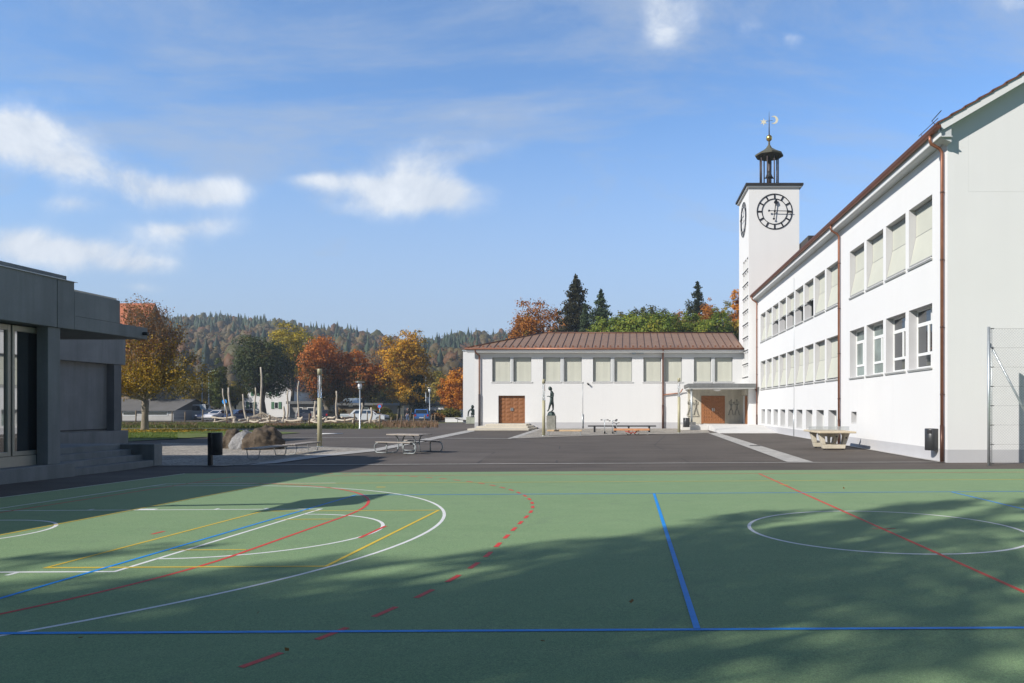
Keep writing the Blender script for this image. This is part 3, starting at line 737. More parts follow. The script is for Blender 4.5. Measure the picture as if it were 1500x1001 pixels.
        bar = MB(); pbox(bar, P, a + e, c - e, zm - .014, zm - .001, .25, .275); bar.build('middle_rail', 'frame_grey', w)
        if not opened: bar = MB(); pbox(bar, P, a + e, c - e, z0 + .045, z0 + .075, .015, .04); bar.build('bottom_rail', 'frame_grey', w)
        bar = MB(); pbox(bar, P, a + .01, c - .01, z1 - .14, z1 - .02, .24, .34); bar.build('blind_casing', 'frame_grey', w)
        if opened:
            for q in (a + .05, c - .05): MB().path([P(q, zm - .12, .26), P(q, zm - .28, -.12)], .018, 6).build('blind_arm', 'galv', w)
        sill(w, a, c, z0, z1)
    for (a, c, z0, z1) in bs:
        w = frame(P, a, c, z0, z1, .36, bars_u=((a + (c - a) * .5, z0 + .05, z1 - .05, .06),) if c - a > 1 else ())
        p = MB(); pbox(p, P, a + .03, c - .03, z0 + .03, z1 - .03, .385, .395); p.build('pane', 'glass_green', w)
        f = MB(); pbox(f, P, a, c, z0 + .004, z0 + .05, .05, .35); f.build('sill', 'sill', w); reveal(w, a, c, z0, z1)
    # roof: tiled slopes with overhang, verge board, gutter
    ex, ez, sl = 9.83, 10.86, .585
    yv = 22.78; ye = 57.8
    def rp(x): return ez + (x - ex) * sl
    rr = MB(); nst = 15; step = (rx - ex) / nst
    for k in range(nst):                              # stepped courses of tiles seen at the verge
        xa, xb = ex + step * k, ex + step * (k + 1); za, zb = rp(xa), rp(xb)
        rr.quad((xa, yv - .04, za + .055), (xb + .04, yv - .04, zb + .03), (xb + .04, ye, zb + .03), (xa, ye, za + .055))
        rr.quad((xa, yv - .04, za - .02), (xa, yv - .04, za + .055), (xa, ye, za + .055), (xa, ye, za - .02))
        rr.quad((xa, yv - .04, za - .02), (xb + .04, yv - .04, zb - .02), (xb + .04, yv - .04, zb + .03), (xa, yv - .04, za + .055))
    rr.quad((rx, yv, rp(rx)), (23.2, yv, 10.4), (23.2, ye, 10.4), (rx, ye, rp(rx)))
    rr.build('roof', 'tile', b)
    vb = MB(); vb.prism([(ex + .06, rp(ex + .06) - .02), (rx, rp(rx) - .02), (rx, rp(rx) - .30), (ex + .06, rp(ex + .06) - .30)], .05, 'y', yv)
    vb.build('verge_board', 'fascia', b)
    so_ = MB(); so_.quad((ex + .2, yv + .05, rp(ex + .2) - .25), (rx, yv + .05, rp(rx) - .25), (rx, y0, rp(rx) - .25), (ex + .2, y0, rp(ex + .2) - .25)); so_.build('verge_soffit', 'soffit', b)
    MB().box(9.93, 9.985, yv, ye, 10.45, 10.80).build('fascia_board', 'fascia', b, bevel=.01)
    MB().box(9.99, WX, yv, ye, 10.445, 10.475).build('soffit', 'soffit', b)
    gu = MB(); prof = [(9.92, 10.80), (9.92, 10.70), (9.86, 10.655), (9.79, 10.67), (9.755, 10.73), (9.75, 10.80)]
    for i in range(len(prof) - 1): gu.quad((prof[i][0], yv - .1, prof[i][1]), (prof[i + 1][0], yv - .1, prof[i + 1][1]), (prof[i + 1][0], ye + .1, prof[i + 1][1]), (prof[i][0], ye + .1, prof[i][1]))
    for yy in (yv - .1, ye + .1): gu.quad(*[(x, yy, z) for x, z in prof])
    gu.box(9.74, 9.77, yv - .1, ye + .1, 10.785, 10.815)
    gu.build('gutter', 'gutter', b)
    sg = MB()
    for yy in (23.4, 24.4): sg.path([(10.05, yy, rp(10.05) + .02), (9.98, yy, rp(10.0) + .20)], .012, 5)
    sg.path([(9.99, yv + .3, rp(10.0) + .19), (9.99, 24.6, rp(10.0) + .19)], .012, 5)
    sg.build('snow_guard', 'copper_dark', b)
    MB().prism([(9.99, 10.44), (WX - .004, 10.30), (WX - .004, rp(WX) - .27), (9.99, rp(9.99) - .06)], .36, 'y', y0 - .30).build('eave_return', 'soffit', b)
    for yy, zb in ((23.33, .02), (34.80, .02), (57.15, .42)):
        dp = MB(); x = WX - .10
        dp.path([(9.83, yy - .02, 10.66), (9.83, yy - .02, 10.52), (9.87, yy, 10.42), (x - .08, yy, 10.26), (x, yy, 10.14), (x, yy, 9.9), (x, yy, 1.2)], .052, 12)
        d = dp.build('downpipe', 'copper', b)
        MB().path([(x, yy, 1.215), (x, yy, zb)], .062, 12).build('standpipe', 'copper_dark', d)
        for zz in (2.2, 4.4, 6.6, 8.8): MB().path([(x, yy, zz), (x, yy, zz + .05)], .060, 12).path([(x, yy, zz + .02), (WX, yy, zz + .02)], .012, 6).build('pipe_bracket', 'copper_dark', d)
    lw = MB(); lw.path([(WX - .02, 44.6, 9.9), (WX - .02, 44.6, 1.4)], .010, 6); lw.path([(WX - .03, 44.6, 1.75), (WX - .03, 44.6, .02)], .035, 8); lw.build('lightning_conductor', 'galv', b)
    MB().path([(9.95, yv + .35, rp(9.9) + .05), (9.75, yv + .2, rp(9.9) + .12), (10.1, yv + .3, rp(9.9) + .5)], .014, 6).build('lightning_rod', 'black', b)
    MB().box(13.82, 16.0, 55.0, 58.8, 12.5, 15.05).build('dormer', 'roof_dark', b)
school()

# ------------------------------------------------------------------ clock tower
TX0, TX1, TY0, TY1 = 9.67, 13.75, 57.62, 62.7
MT['glass_tower'] = glassmat('grey lattice glass', (.22, .235, .24), .15, 1.5, .5)
def tower():
    t = thing('clock_tower', 'slender white clock tower with open belfry lantern and weathervane', 'tower', (11.7, 60.1, 0))
    cx, cy = (TX0 + TX1) / 2, (TY0 + TY1) / 2; zt = 19.55
    Pl = lambda u, z, d: (TX0 + d, u, z)
    mb = MB(); ops = []
    zrow = 14.05
    for r in range(9):
        z1 = zrow - 1.098 * r
        for c in range(3): ops.append((57.92 + .92 * c, 57.92 + .92 * c + .80, z1 - .93, z1))
    wall_grid(mb, Pl, TY0, TY1, 0, zt, ops, .22)
    mb.quad((TX0, TY0, 0), (TX1, TY0, 0), (TX1, TY0, zt), (TX0, TY0, zt)); mb.quad((TX1, TY0, 0), (TX1, TY1, 0), (TX1, TY1, zt), (TX1, TY0, zt)); mb.quad((TX0, TY1, 0), (TX1, TY1, 0), (TX1, TY1, zt), (TX0, TY1, zt))
    mb.build('shaft', 'render', t)
    for a, c, z0, z1 in ops:
        p = MB(); pbox(p, Pl, a - .004, c + .004, z0 - .004, z1 + .004, .19, .215); w = p.build('window', 'frame_grey', t)
        g = MB(); pbox(g, Pl, a + .07, c - .07, z0 + .07, z1 - .07, .182, .188); g.build('pane', MT['glass_tower'], w)
    lg = MB()
    for r in range(9): lg.box(TX0 - .05, TX0 - .003, 57.88, 60.6, zrow - 1.098 * r - 1.0, zrow - 1.098 * r - .94)
    lg.build('ledge', 'roof_dark', t)
    cap = MB(); o = .28
    cap.box(TX0 - .16, TX1 + .16, TY0 - .16, TY1 + .16, zt, zt + .14); cap.build('cornice', 'soffit', t)
    cap = MB(); cap.box(TX0 - o, TX1 + o, TY0 - o, TY1 + o, zt + .143, zt + .30)
    ap = (cx, cy, zt + 1.0); q = [(TX0 - o, TY0 - o), (TX1 + o, TY0 - o), (TX1 + o, TY1 + o), (TX0 - o, TY1 + o)]
    for i in range(4): cap.quad((*q[i], zt + .305), (*q[(i + 1) % 4], zt + .305), ap)
    cap.build('roof', 'roof_dark', t)
    # clocks: built flat in (a,b) then mapped on the two faces
    def clock(map3):
        rg = MB()
        def ring(r0, r1, d0, d1, n=56):
            for i in range(n):
                a0, a1 = 2 * math.pi * i / n, 2 * math.pi * (i + 1) / n
                p = [(r0 * math.cos(a0), r0 * math.sin(a0)), (r1 * math.cos(a0), r1 * math.sin(a0)), (r1 * math.cos(a1), r1 * math.sin(a1)), (r0 * math.cos(a1), r0 * math.sin(a1))]
                rg.quad(*[map3(x, y, d1) for x, y in p])
                rg.quad(map3(*p[1], d0), map3(*p[2], d0), map3(*p[2], d1), map3(*p[1], d1)); rg.quad(map3(*p[0], d0), map3(*p[3], d0), map3(*p[3], d1), map3(*p[0], d1))
        ring(1.38, 1.44, .02, .06); ring(1.00, 1.045, .02, .06)
        c = rg.build('clock_dial', 'clock', t)
        hm = MB()
        for k in range(12):
            a = math.pi / 6 * k; dx, dy = math.sin(a), math.cos(a); w = .048
            pts = [(1.05 * dx - w * dy, 1.05 * dy + w * dx), (1.375 * dx - w * dy, 1.375 * dy + w * dx), (1.375 * dx + w * dy, 1.375 * dy - w * dx), (1.05 * dx + w * dy, 1.05 * dy - w * dx)]
            hm.quad(*[map3(x, y, .062) for x, y in pts])
            for i in range(4): j = (i + 1) % 4; hm.quad(map3(*pts[i], .02), map3(*pts[j], .02), map3(*pts[j], .062), map3(*pts[i], .062))
        hm.build('hour_mark', 'clock', c)
        def hand(name, a, pts, d):
            h = MB(); ca, sa = math.cos(a), math.sin(a)
            q = [(x * ca + y * sa, -x * sa + y * ca) for x, y in pts]
            L = len(q); n0 = len(h.v); h.v += [map3(x, y, d) for x, y in q] + [map3(x, y, d + .03) for x, y in q]
            h.f += [tuple(n0 + i for i in range(L)), tuple(n0 + L + i for i in range(L))] + [(n0 + i, n0 + (i + 1) % L, n0 + L + (i + 1) % L, n0 + L + i) for i in range(L)]; h.sm += [False] * (L + 2)
            h.build(name, 'clock', c)
        hub = [(.09 * math.cos(x), .09 * math.sin(x)) for x in [2 * math.pi * i / 16 for i in range(16)]]
        hand('hour_hand', R(7), [(-.03, -.55), (-.09, -.60), (-.09, -.68), (0, -.72), (.09, -.68), (.09, -.60), (.03, -.55), (.035, .55), (.17, .66), (.13, .80), (0, 1.0), (-.13, .80), (-.17, .66), (-.035, .55)], .15)
        hand('minute_hand', R(91), [(-.025, -.40), (-.08, -.43), (-.08, -.52), (0, -.56), (.08, -.52), (.08, -.43), (.025, -.40), (.028, .95), (.075, 1.02), (0, 1.40), (-.075, 1.02), (-.028, .95)], .20)
        hand('hand_hub', 0, hub, .13)
    zc = 17.62
    clock(lambda a, b_, d: (cx + .03 + a, TY0 - d, zc + b_))
    clock(lambda a, b_, d: (TX0 - d, cy - a, zc + b_))
    # lantern
    lx, ly = 11.80, 60.1; zr = zt + .6
    MB().lathe([(1.0, zr), (1.0, zr + .22), (.9, zr + .24)], (lx, ly), 8, False).build('lantern_base', 'copper_dark', t)
    for k in range(8):
        a = 2 * math.pi * (k + .5) / 8; x, y = lx + .76 * math.cos(a), ly + .76 * math.sin(a)
        MB().path([(x, y, zr + .2), (x, y, 23.05)], .055, 8).build('lantern_post', 'iron_pipe', t)
    MB().lathe([(.66, 22.85), (1.18, 22.93), (1.20, 23.06), (.62, 23.38), (.28, 23.62), (.09, 23.92), (.07, 24.3)], (lx, ly), 8, False).build('lantern_roof', 'verdigris', t)
    MB().path([(lx, ly, zr + .2), (lx, ly, 22.9)], .13, 8).build('bell_stem', 'iron_pipe', t)
    bl = MB().lathe([(.34, zr + 1.0), (.30, zr + 1.05), (.22, zr + 1.25), (.17, zr + 1.5), (.05, zr + 1.58)], (lx, ly), 14).build('bell', 'anthracite', t)
    MB().box(lx - .42, lx + .42, ly - .04, ly + .04, zr + .92, zr + .99).build('bell_yoke', 'iron_pipe', t)
    bp = [(.0, 24.20), (.12, 24.23), (.22, 24.33), (.26, 24.48), (.22, 24.63), (.12, 24.72), (.0, 24.75)]
    MB().lathe([(max(r, .004), z) for r, z in bp], (lx, ly), 18).build('orb', 'gold', t)
    MB().path([(lx, ly, 24.7), (lx, ly, 25.9), (lx, ly, 26.75)], [.05, .032, .008], 8).build('spire', 'iron_pipe', t)
    vn = MB().path([(lx - .33, ly, 25.9), (lx + .30, ly, 25.97)], .016, 6).build('vane_arm', 'iron_pipe', t)
    st = []
    for k in range(12):
        r = .30 if k % 2 == 0 else .13; a = R(90 + 30 * k); st.append((lx - .46 + r * math.cos(a), 25.84 + r * math.sin(a)))
    MB().prism(st, .04, 'y', ly - .02).build('vane_star', 'gold_leaf', t)
    o_ = [(.34 * math.cos(R(a)), .34 * math.sin(R(a))) for a in range(-125, 126, 10)]; i_ = [(-.13 + .27 * math.cos(R(a)), .27 * math.sin(R(a))) for a in range(110, -111, -10)]
    MB().prism([(lx + .42 + x, 26.02 + z) for x, z in o_ + i_], .04, 'y', ly - .02).build('vane_moon', 'gold_leaf', t)
tower()

# ------------------------------------------------------------------ hall
HY = 60.6
def panel_door(parent, x0, x1, z0, z1, y, cols, rows):
    d = MB()
    d.box(x0, x1, y, y + .05, z0, z1); door = d.build('door', 'wood_door', parent)
    mid = (x0 + x1) / 2
    for s, (a, c) in enumerate(((x0 + .03, mid - .012), (mid + .012, x1 - .03))):
        lf = MB(); lf.box(a, c, y - .05, y - .003, z0 + .02, z1 - .03)
        leaf = lf.build('door_leaf', 'wood_door', door)
        pn = MB(); w = (c - a - .16) / cols; h = (z1 - z0 - .30) / rows
        for i in range(cols):
            for j in range(rows):
                xa = a + .08 + w * i; za = z0 + .16 + h * j; e = .035
                q0 = [(xa + e, za + e), (xa + w - e, za + e), (xa + w - e, za + h - e), (xa + e, za + h - e)]
                q1 = [(xa + w * .3, za + h * .3), (xa + w * .7, za + h * .3), (xa + w * .7, za + h * .7), (xa + w * .3, za + h * .7)]
                for k in range(4): m = (k + 1) % 4; pn.quad((q0[k][0], y - .053, q0[k][1]), (q0[m][0], y - .053, q0[m][1]), (q1[m][0], y - .08, q1[m][1]), (q1[k][0], y - .08, q1[k][1]))
                pn.quad(*[(p[0], y - .08, p[1]) for p in q1])
        pn.build('door_panel', 'wood_door', door)
        hx = c - .06 if s == 0 else a + .06
        MB().box(hx - .03, hx + .03, y - .14, y - .055, (z0 + z1) / 2 - .12, (z0 + z1) / 2 + .14).build('handle', 'galv', door)

def hall():
    h = thing('assembly_hall', 'low white hall with brown copper hip roof and cream blinds behind the yard', 'building', (-2, 66, 0))
    P = lambda u, z, d: (u, HY + d, z)
    k = HY / F
    X = lambda px: (px - PX) * k
    x0, x1, zt = -13.12, TX0, 6.46
    wins = [(X(a), X(c), 3.98, 6.05) for a, c in ((721, 747.3), (752, 778.3), (795.3, 821), (826.3, 852.2), (868.6, 894.6), (900, 925.8), (942.5, 968.5), (973.3, 999), (1016.5, 1042), (1047.3, 1073.2))]
    door = (X(730), X(769), .44, 2.80)
    mb = MB(); rv = MB(); wall_grid(mb, P, x0, x1, 0, zt, wins + [door], .36, rv)
    def reveal(par, a, c, z0, z1):
        r_ = MB(); wall_grid(MB(), P, a, c, z0, z1, [(a, c, z0, z1)], .36, r_); r_.build('reveal', 'reveal', par)
    ye = 73.5
    mb.quad((x0, HY, 0), (x0, ye, 0), (x0, ye, zt), (x0, HY, zt)); mb.quad((x1, HY, 0), (x1, ye, 0), (x1, ye, zt), (x1, HY, zt)); mb.quad((x0, ye, 0), (x1, ye, 0), (x1, ye, zt), (x0, ye, zt))
    mb.build('wall', 'render', h)
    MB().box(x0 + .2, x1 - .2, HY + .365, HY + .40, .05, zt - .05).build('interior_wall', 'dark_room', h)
    pl = MB(); dx0, dx1 = door[0], door[1]
    for a, c in ((x0 - .006, dx0), (dx1, 4.9)): pl.quad((a, HY - .006, 0), (c, HY - .006, 0), (c, HY - .006, .53), (a, HY - .006, .53)); pl.quad((a, HY - .006, .53), (c, HY - .006, .53), (c, HY, .53), (a, HY, .53))
    pl.build('plinth', 'plinth', h)
    for a, c, z0, z1 in wins:
        f = MB(); t = .05
        pbox(f, P, a, a + t, z0, z1, .16, .30); pbox(f, P, c - t, c, z0, z1, .16, .30); pbox(f, P, a + t, c - t, z1 - t, z1, .16, .30); pbox(f, P, a + t, c - t, z0, z0 + t, .16, .30)
        w = f.build('window', 'frame_grey', h)
        bl = MB(); n = 7; zz0, zz1 = z0 + .05, z1 - .05
        ph = random.random() * 6
        pts = [(a + t + .01 + (c - a - 2 * t - .02) * i / n, .20 + .012 * math.sin(i * 1.9 + ph)) for i in range(n + 1)]
        for i in range(n): bl.quad(P(pts[i][0], zz0, pts[i][1]), P(pts[i + 1][0], zz0, pts[i + 1][1]), P(pts[i + 1][0], zz1, .20), P(pts[i][0], zz1, .20), smooth=True)
        bl.build('blind', 'blind', w)
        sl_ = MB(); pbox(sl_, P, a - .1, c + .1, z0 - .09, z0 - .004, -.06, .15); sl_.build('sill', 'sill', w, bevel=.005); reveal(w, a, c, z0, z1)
    # mullion strips between the paired windows
    for i in range(0, 10, 2):
        m_ = MB(); pbox(m_, P, wins[i][1] + .05, wins[i + 1][0] - .05, 3.98, 6.05, -.02, -.003); m_.build('mullion', 'soffit', h)
    reveal(h, *door); panel_door(h, door[0] + .01, door[1] - .01, door[2], door[3], HY + .28, 2, 6)
    # roof
    ex0, ex1 = -13.75, TX0 - .02; yf, yr, zr, ze = HY - .62, 66.4, 8.72, 6.78; xr = -7.9
    rf = MB()
    rf.quad((ex0, yf, ze), (ex1, yf, ze), (ex1, yr, zr), (xr, yr, zr)); rf.quad((ex0, yf, ze), (xr, yr, zr), (ex0, 2 * yr - yf, ze)); rf.quad((ex0, 2 * yr - yf, ze), (xr, yr, zr), (ex1, yr, zr), (ex1, 2 * yr - yf, ze))
    r_ = rf.build('roof', 'copper_roof', h)
    sm = MB(); x = ex0 + .45; sl_ = (zr - ze) / (yr - yf)
    while x < ex1:
        tt = min(1.0, (x - ex0) / (xr - ex0)); yb = yf + (yr - yf) * tt
        a, c = Vector((x, yf, ze)), Vector((x, yb, ze + (yb - yf) * sl_))
        sm.obox((a + c) / 2 + Vector((0, 0, .025)), (.014, 0, 0), (c - a) / 2, (0, 0, .03)); x += .635
    sm.build('roof_seam', 'seam', r_)
    sg = MB(); x = ex0 + .75
    while x < ex1: sg.box(x - .07, x + .07, yf + .42, yf + .50, ze + .15, ze + .27); x += .635
    sg.build('snow_guard', 'copper', r_)
    rd = MB().path([(xr, yr, zr + .03), (ex1, yr, zr + .03)], .07, 8).build('ridge_cap', 'copper_dark', r_)
    MB().path([(ex0, yf, ze + .03), (xr, yr, zr + .03)], .06, 8).build('hip_cap', 'copper_dark', r_)
    MB().path([(xr + .1, yr, zr), (xr + .1, yr, zr + .55)], .05, 8).build('vent_pipe', 'galv', r_)
    gu = MB().path([(ex0 - .05, yf - .07, ze - .05), (ex1, yf - .07, ze - .05)], .085, 10).build('gutter', 'copper', h)
    MB().box(ex0, ex1, yf, yf + .05, ze - .26, ze - .02).build('fascia_board', 'fascia', h)
    MB().box(ex0 + .05, ex1, yf + .053, HY + .0, zt - .02, zt + .03).build('soffit', 'fascia', h)
    # left downpipe and the one beside the sixth window, with a branch from the canopy
    xl = X(702.5); y = HY - .12
    d = MB().path([(xl - .25, yf - .05, 6.65), (xl - .25, yf + .1, 6.45), (xl, y, 6.2), (xl, y, 5.9), (xl, y, 2.9)], .06, 10).build('downpipe', 'copper', h)
    MB().path([(xl, y, 2.91), (xl, y, 0.02)], .085, 10).build('standpipe', 'iron_pipe', d)
    xm = X(971); d = MB().path([(xm, yf - .05, 6.65), (xm, yf + .15, 6.5), (xm, y, 6.3), (xm, y, 2.0)], .065, 10).build('downpipe', 'copper', h)
    MB().path([(xm, y, 2.01), (xm, y, .02)], .09, 10).build('standpipe', 'copper_dark', d)
    MB().path([(X(999.5), y - .2, 3.35), (X(997), y, 3.1), (X(995), y, 3.02), (xm, y, 2.86)], .05, 10).build('branch_pipe', 'copper', d)
    c1 = MB().path([(X(853.5), HY - .02, 3.9), (X(853.5), HY - .02, 1.2)], .010, 6).path([(X(853.5), HY - .04, 1.25), (X(853.5), HY - .04, .05)], .04, 8).build('lightning_conductor', 'galv', h)
    fl = MB().box(X(926), X(931), HY - .35, HY - .02, 6.30, 6.42).box(X(936), X(943), HY - .35, HY - .1, 6.34, 6.44).path([(X(928), HY - .2, 6.4), (X(941), HY - .2, 6.42)], .025, 6).build('floodlight', 'galv', h)
    cm = MB().path([(X(861), HY - .03, 3.83), (X(862), HY - .25, 3.74)], .07, 10).build('wall_spotlight', 'black', h)
    # slab like wing wall at the left
    wg = MB().box(-19.55, -15.5, 84.0, 86, 0, 8.45).build('side_wing', 'render', h)
    MB().box(-19.65, -15.5, 83.9, 86.1, 8.453, 8.56).build('wing_coping', 'galv', wg)
    # portal: cladding, reliefs, door
    y = HY - .03
    cl = MB().box(X(1007.5), X(1062) + 1.62, y, HY - .004, .40, 3.40).build('portal_cladding', 'clad', h)
    MB().box(X(1025), X(1063), y - .06, y - .002, .42, 2.98).build('door_surround', 'clad', h)
    panel_door(h, X(1027), X(1061.5), .425, 2.78, y - .12, 4, 7)
    def dancer(cx, flip):
        r = MB(); s = -1 if flip else 1; yy = y - .05
        def limb(*p, r0=.055): r.path([(cx + s * a * .72, yy, 1.0 + b_ * .64) for a, b_ in p], r0 * .75, 6)
        limb((0, 1.05), (.04, 1.35), (.02, 1.62), r0=.09); r.lathe([(.01, 2.34), (.07, 2.37), (.075, 2.43), (.015, 2.48)], (cx + s * .03, yy), 8)
        limb((.02, 1.64), (.02, 2.12), r0=.05)
        limb((0, 1.1), (-.16, .72), (-.24, .30), (-.32, .27)); limb((.02, 1.1), (.18, .76), (.22, .30), (.31, .28))
        limb((.0, 1.6), (-.22, 1.72), (-.20, 2.05), r0=.04); limb((.05, 1.6), (.26, 1.62), (.30, 1.98), r0=.04)
        return r
    for px, fl_ in ((1010, False), (1019, True), (1070.5, False), (1079.5, True)):
        dancer(X(px), fl_).build('wall_relief', 'pedestal', h)
    for px in (1014.5, 1075): MB().box(X(px) - .50, X(px) + .50, y - .10, y - .002, 1.06, 1.13).build('relief_base', 'clad', h)
    cn = MB()
    cn.box(X(998) + .28, 9.98, 56.4, HY - .04, 3.30, 3.38); c = cn.build('canopy', 'fascia', h)
    MB().box(X(998) + .22, 10.03, 56.32, HY - .04, 3.383, 3.68).build('canopy_edge', 'concrete_dark', c, bevel=.02)
    MB().lathe([(.02, 3.12), (.26, 3.18), (.36, 3.295)], (X(1046), 58.5), 16).build('ceiling_lamp', 'fascia', c)
    xcol = XW(1012.7, 57.6)
    MB().path([(xcol, 57.4, .6), (xcol, 57.4, 3.31)], .085, 12).build('canopy_column', 'galv', h)
    MB().box(xcol - .32, xcol + .32, 57.1, 57.75, .0, .62).build('column_base', 'concrete_dark', h, bevel=.02)
    dk = MB().box(TX0 - .05, TX0 - .01, 58.2, 59.3, .44, 2.75).build('side_door', 'wood_door', h)
    MB().box(TX0 - .20, TX0 - .02, 58.0, 60.4, 2.80, 3.28).build('portal_lintel', 'clad', h)
    dp = MB().path([(10.0, 56.9, 3.38), (10.12, 56.95, 3.2), (10.2, 57.1, 3.05)], .05, 8).build('canopy_spout', 'copper_dark', c)
    # steps below the left door
    s = thing('entrance_steps', 'pale concrete steps below the left wooden door of the hall', 'steps', (X(749), 58, 0))
    for a, c_, yf_, z1 in ((X(705), X(787), 55.4, .145), (X(711), X(782), 56.9, .29), (X(719), X(776.5), 58.4, .437)):
        MB().box(a, c_, yf_, HY - .01, z1 - .145, z1).build('step', 'stone_step', s, bevel=.01)
hall()
# ------------------------------------------------------------------ yard furniture
def lamp_column(px, Y, h, label):
    x = XW(px, Y); t = thing('lamp_column', label, 'lamp column', (x, Y, gz(x, Y)), group='beige lamp columns in the yard')
    r = .10
    MB().lathe([(r, 0), (r, h - 1.32)], n=20).build('column', 'beige_pole', t, world=False)
    MB().lathe([(r + .03, 0), (r + .03, .03), (r, .035)], n=20).build('base_ring', 'galv', t, world=False)
    MB().lathe([(r - .012, h - 1.318), (r - .012, h - .262)], n=20).build('lamp_glass', 'lamp_glass', t, world=False)
    MB().lathe([(.03, h - 1.318), (.03, h - .262)], n=8).build('lamp_core', 'frame_white', t, world=False)
    MB().lathe([(r, h - .26), (r, h - .02), (r - .02, h)], n=20).build('cap', 'beige_pole', t, world=False)
lamp_column(468.3, 32.4, 3.55, 'beige lamp column beside the gravel bed with the boulders')
lamp_column(796.5, 44.8, 3.56, 'beige lamp column standing in front of the bronze figure')
lamp_column(994.6, 49.6, 3.85, 'beige lamp column left of the portal, beside the grey litter bin')

def bin_(name, x, y, z0, z1, r, m, label, post=None, wall=None):
    t = thing(name, label, 'litter bin', (x, y, gz(x, y)), group='litter bins')
    g = t.location.z
    b = MB().lathe([(r - .01, z0 - g), (r, z0 - g + .01), (r, z1 - g - .01), (r - .012, z1 - g), (r - .03, z1 - g - .002)], n=26).build('bin_body', m, t, world=False)
    if post:
        MB().box(post - .055, post + .055, -.05, .05, 0, z1 - g).build('post', 'black', t, world=False)
    op = MB(); op.obox((-r * .70, -r * .71, z1 - g - .10), (.055, -.055, 0), (.012, .012, 0), (0, 0, .055)); op.build('opening', 'black', b, world=False)
    if wall: MB().box(r - .02, wall, -.05, .05, z0 - g + .1, z1 - g - .1).build('bracket', 'black', t, world=False)
bin_('litter_bin', XW(318, 22.9), 22.9, .27, .99, .155, 'black', 'black post mounted litter bin in the shaded gravel by the boulders', post=-.22)
bin_('litter_bin', XW(1005.5, 56.0), 56.0, .25, .98, .26, 'anthracite', 'dark litter bin standing beside the portal column', post=.0)
bin_('litter_bin', XW(1365, 24.0), 24.0, .36, 1.09, .225, 'anthracite', 'round dark litter bin mounted on the long school wall', wall=.4)

def bench(x0, x1, y0, y1, label):
    t = thing('park_bench', label, 'bench', ((x0 + x1) / 2, (y0 + y1) / 2, gz(x0, y0)), group='benches in the gravel by the boulders')
    s = MB(); n = 5; w = (x1 - x0) / n
    for i in range(n): s.box(x0 + w * i + .006, x0 + w * (i + 1) - .006, y0, y1, .36, .395)
    s.build('seat', 'bench_wood', t, bevel=.006)
    for yy in (y0 + .18, y1 - .22):
        l = MB(); pts = [(x0 + .04, yy, .35), (x0 + .02, yy, .30), (x0 + .07, yy, .06), (x0 + .11, yy, .02), (x1 - .11, yy, .02), (x1 - .07, yy, .06), (x1 - .02, yy, .30), (x1 - .04, yy, .35)]
        l.path(pts, .015, 8); l.build('leg_frame', 'steel_dull', t)
    MB().box(x0 + .05, x1 - .05, y0 + .05, y1 - .05, .338, .357).build('seat_frame', 'black', t)
bench(-13.22, -12.72, 24.45, 26.75, 'grey slatted bench nearer the court in the gravel bed')
bench(-13.18, -12.68, 27.1, 29.4, 'grey slatted bench farther from the court in the gravel bed')
# facade benches
def plank_bench(px0, px1, Y, zs, th, dep, m, legs, label, lm='anthracite', lw=.09):
    x0, x1 = XW(px0, Y), XW(px1, Y); t = thing('plank_bench', label, 'bench', ((x0 + x1) / 2, Y, 0), group='benches along the white hall')
    MB().box(x0, x1, Y - dep / 2, Y + dep / 2, zs - th, zs).build('seat', m, t, bevel=.012)
    for p in legs:
        x = XW(p, Y)
        MB().box(x - lw / 2, x + lw / 2, Y - dep / 2 + .03, Y + dep / 2 - .03, 0, zs - th - .002).build('leg', lm, t)
plank_bench(861.3, 961, 51.5, .50, .09, .42, 'anthracite', (871, 901, 921, 951), 'long dark plank bench along the foot of the hall wall', 'black', .13)
plank_bench(801.8, 852.5, 45.6, .37, .10, .40, 'fresh_wood', (804, 850.5), 'pale timber plank bench in front of the statue pedestal', 'galv', .035)
plank_bench(899, 951.5, 47.2, .40, .13, .40, 'orange_wood', (902.8, 949), 'orange timber plank bench in front of the long dark bench', 'galv', .035)

def scooter(px, Y, label, m='galv', hh=.95):
    x = XW(px, Y); t = thing('kick_scooter', label, 'scooter', (x, Y, 0), group='scooters parked by the dark bench')
    MB().path([(0, -.28, .12), (0, -.20, .6), (0, -.16, hh)], .022, 8).build('steering_pole', m, t, world=False)
    hb = MB().path([(-.22, -.16, hh), (.22, -.16, hh)], .018, 8).build('handlebar', m, t, world=False)
    for s in (-1, 1): MB().path([(.15 * s, -.16, hh), (.27 * s, -.16, hh)], .034, 8).build('grip', 'black', hb, world=False)
    MB().box(-.07, .07, -.24, .34, .075, .115).build('deck', 'anthracite', t, world=False, bevel=.01)
    for yy in (-.30, .38): MB().path([(-.025, yy, .09), (.025, yy, .09)], .09, 14).build('wheel', 'tyre', t, world=False)
scooter(885.8, 48.6, 'left silver kick scooter with a straight handlebar')
scooter(897.6, 48.9, 'right silver kick scooter with a lower handlebar', hh=.88)
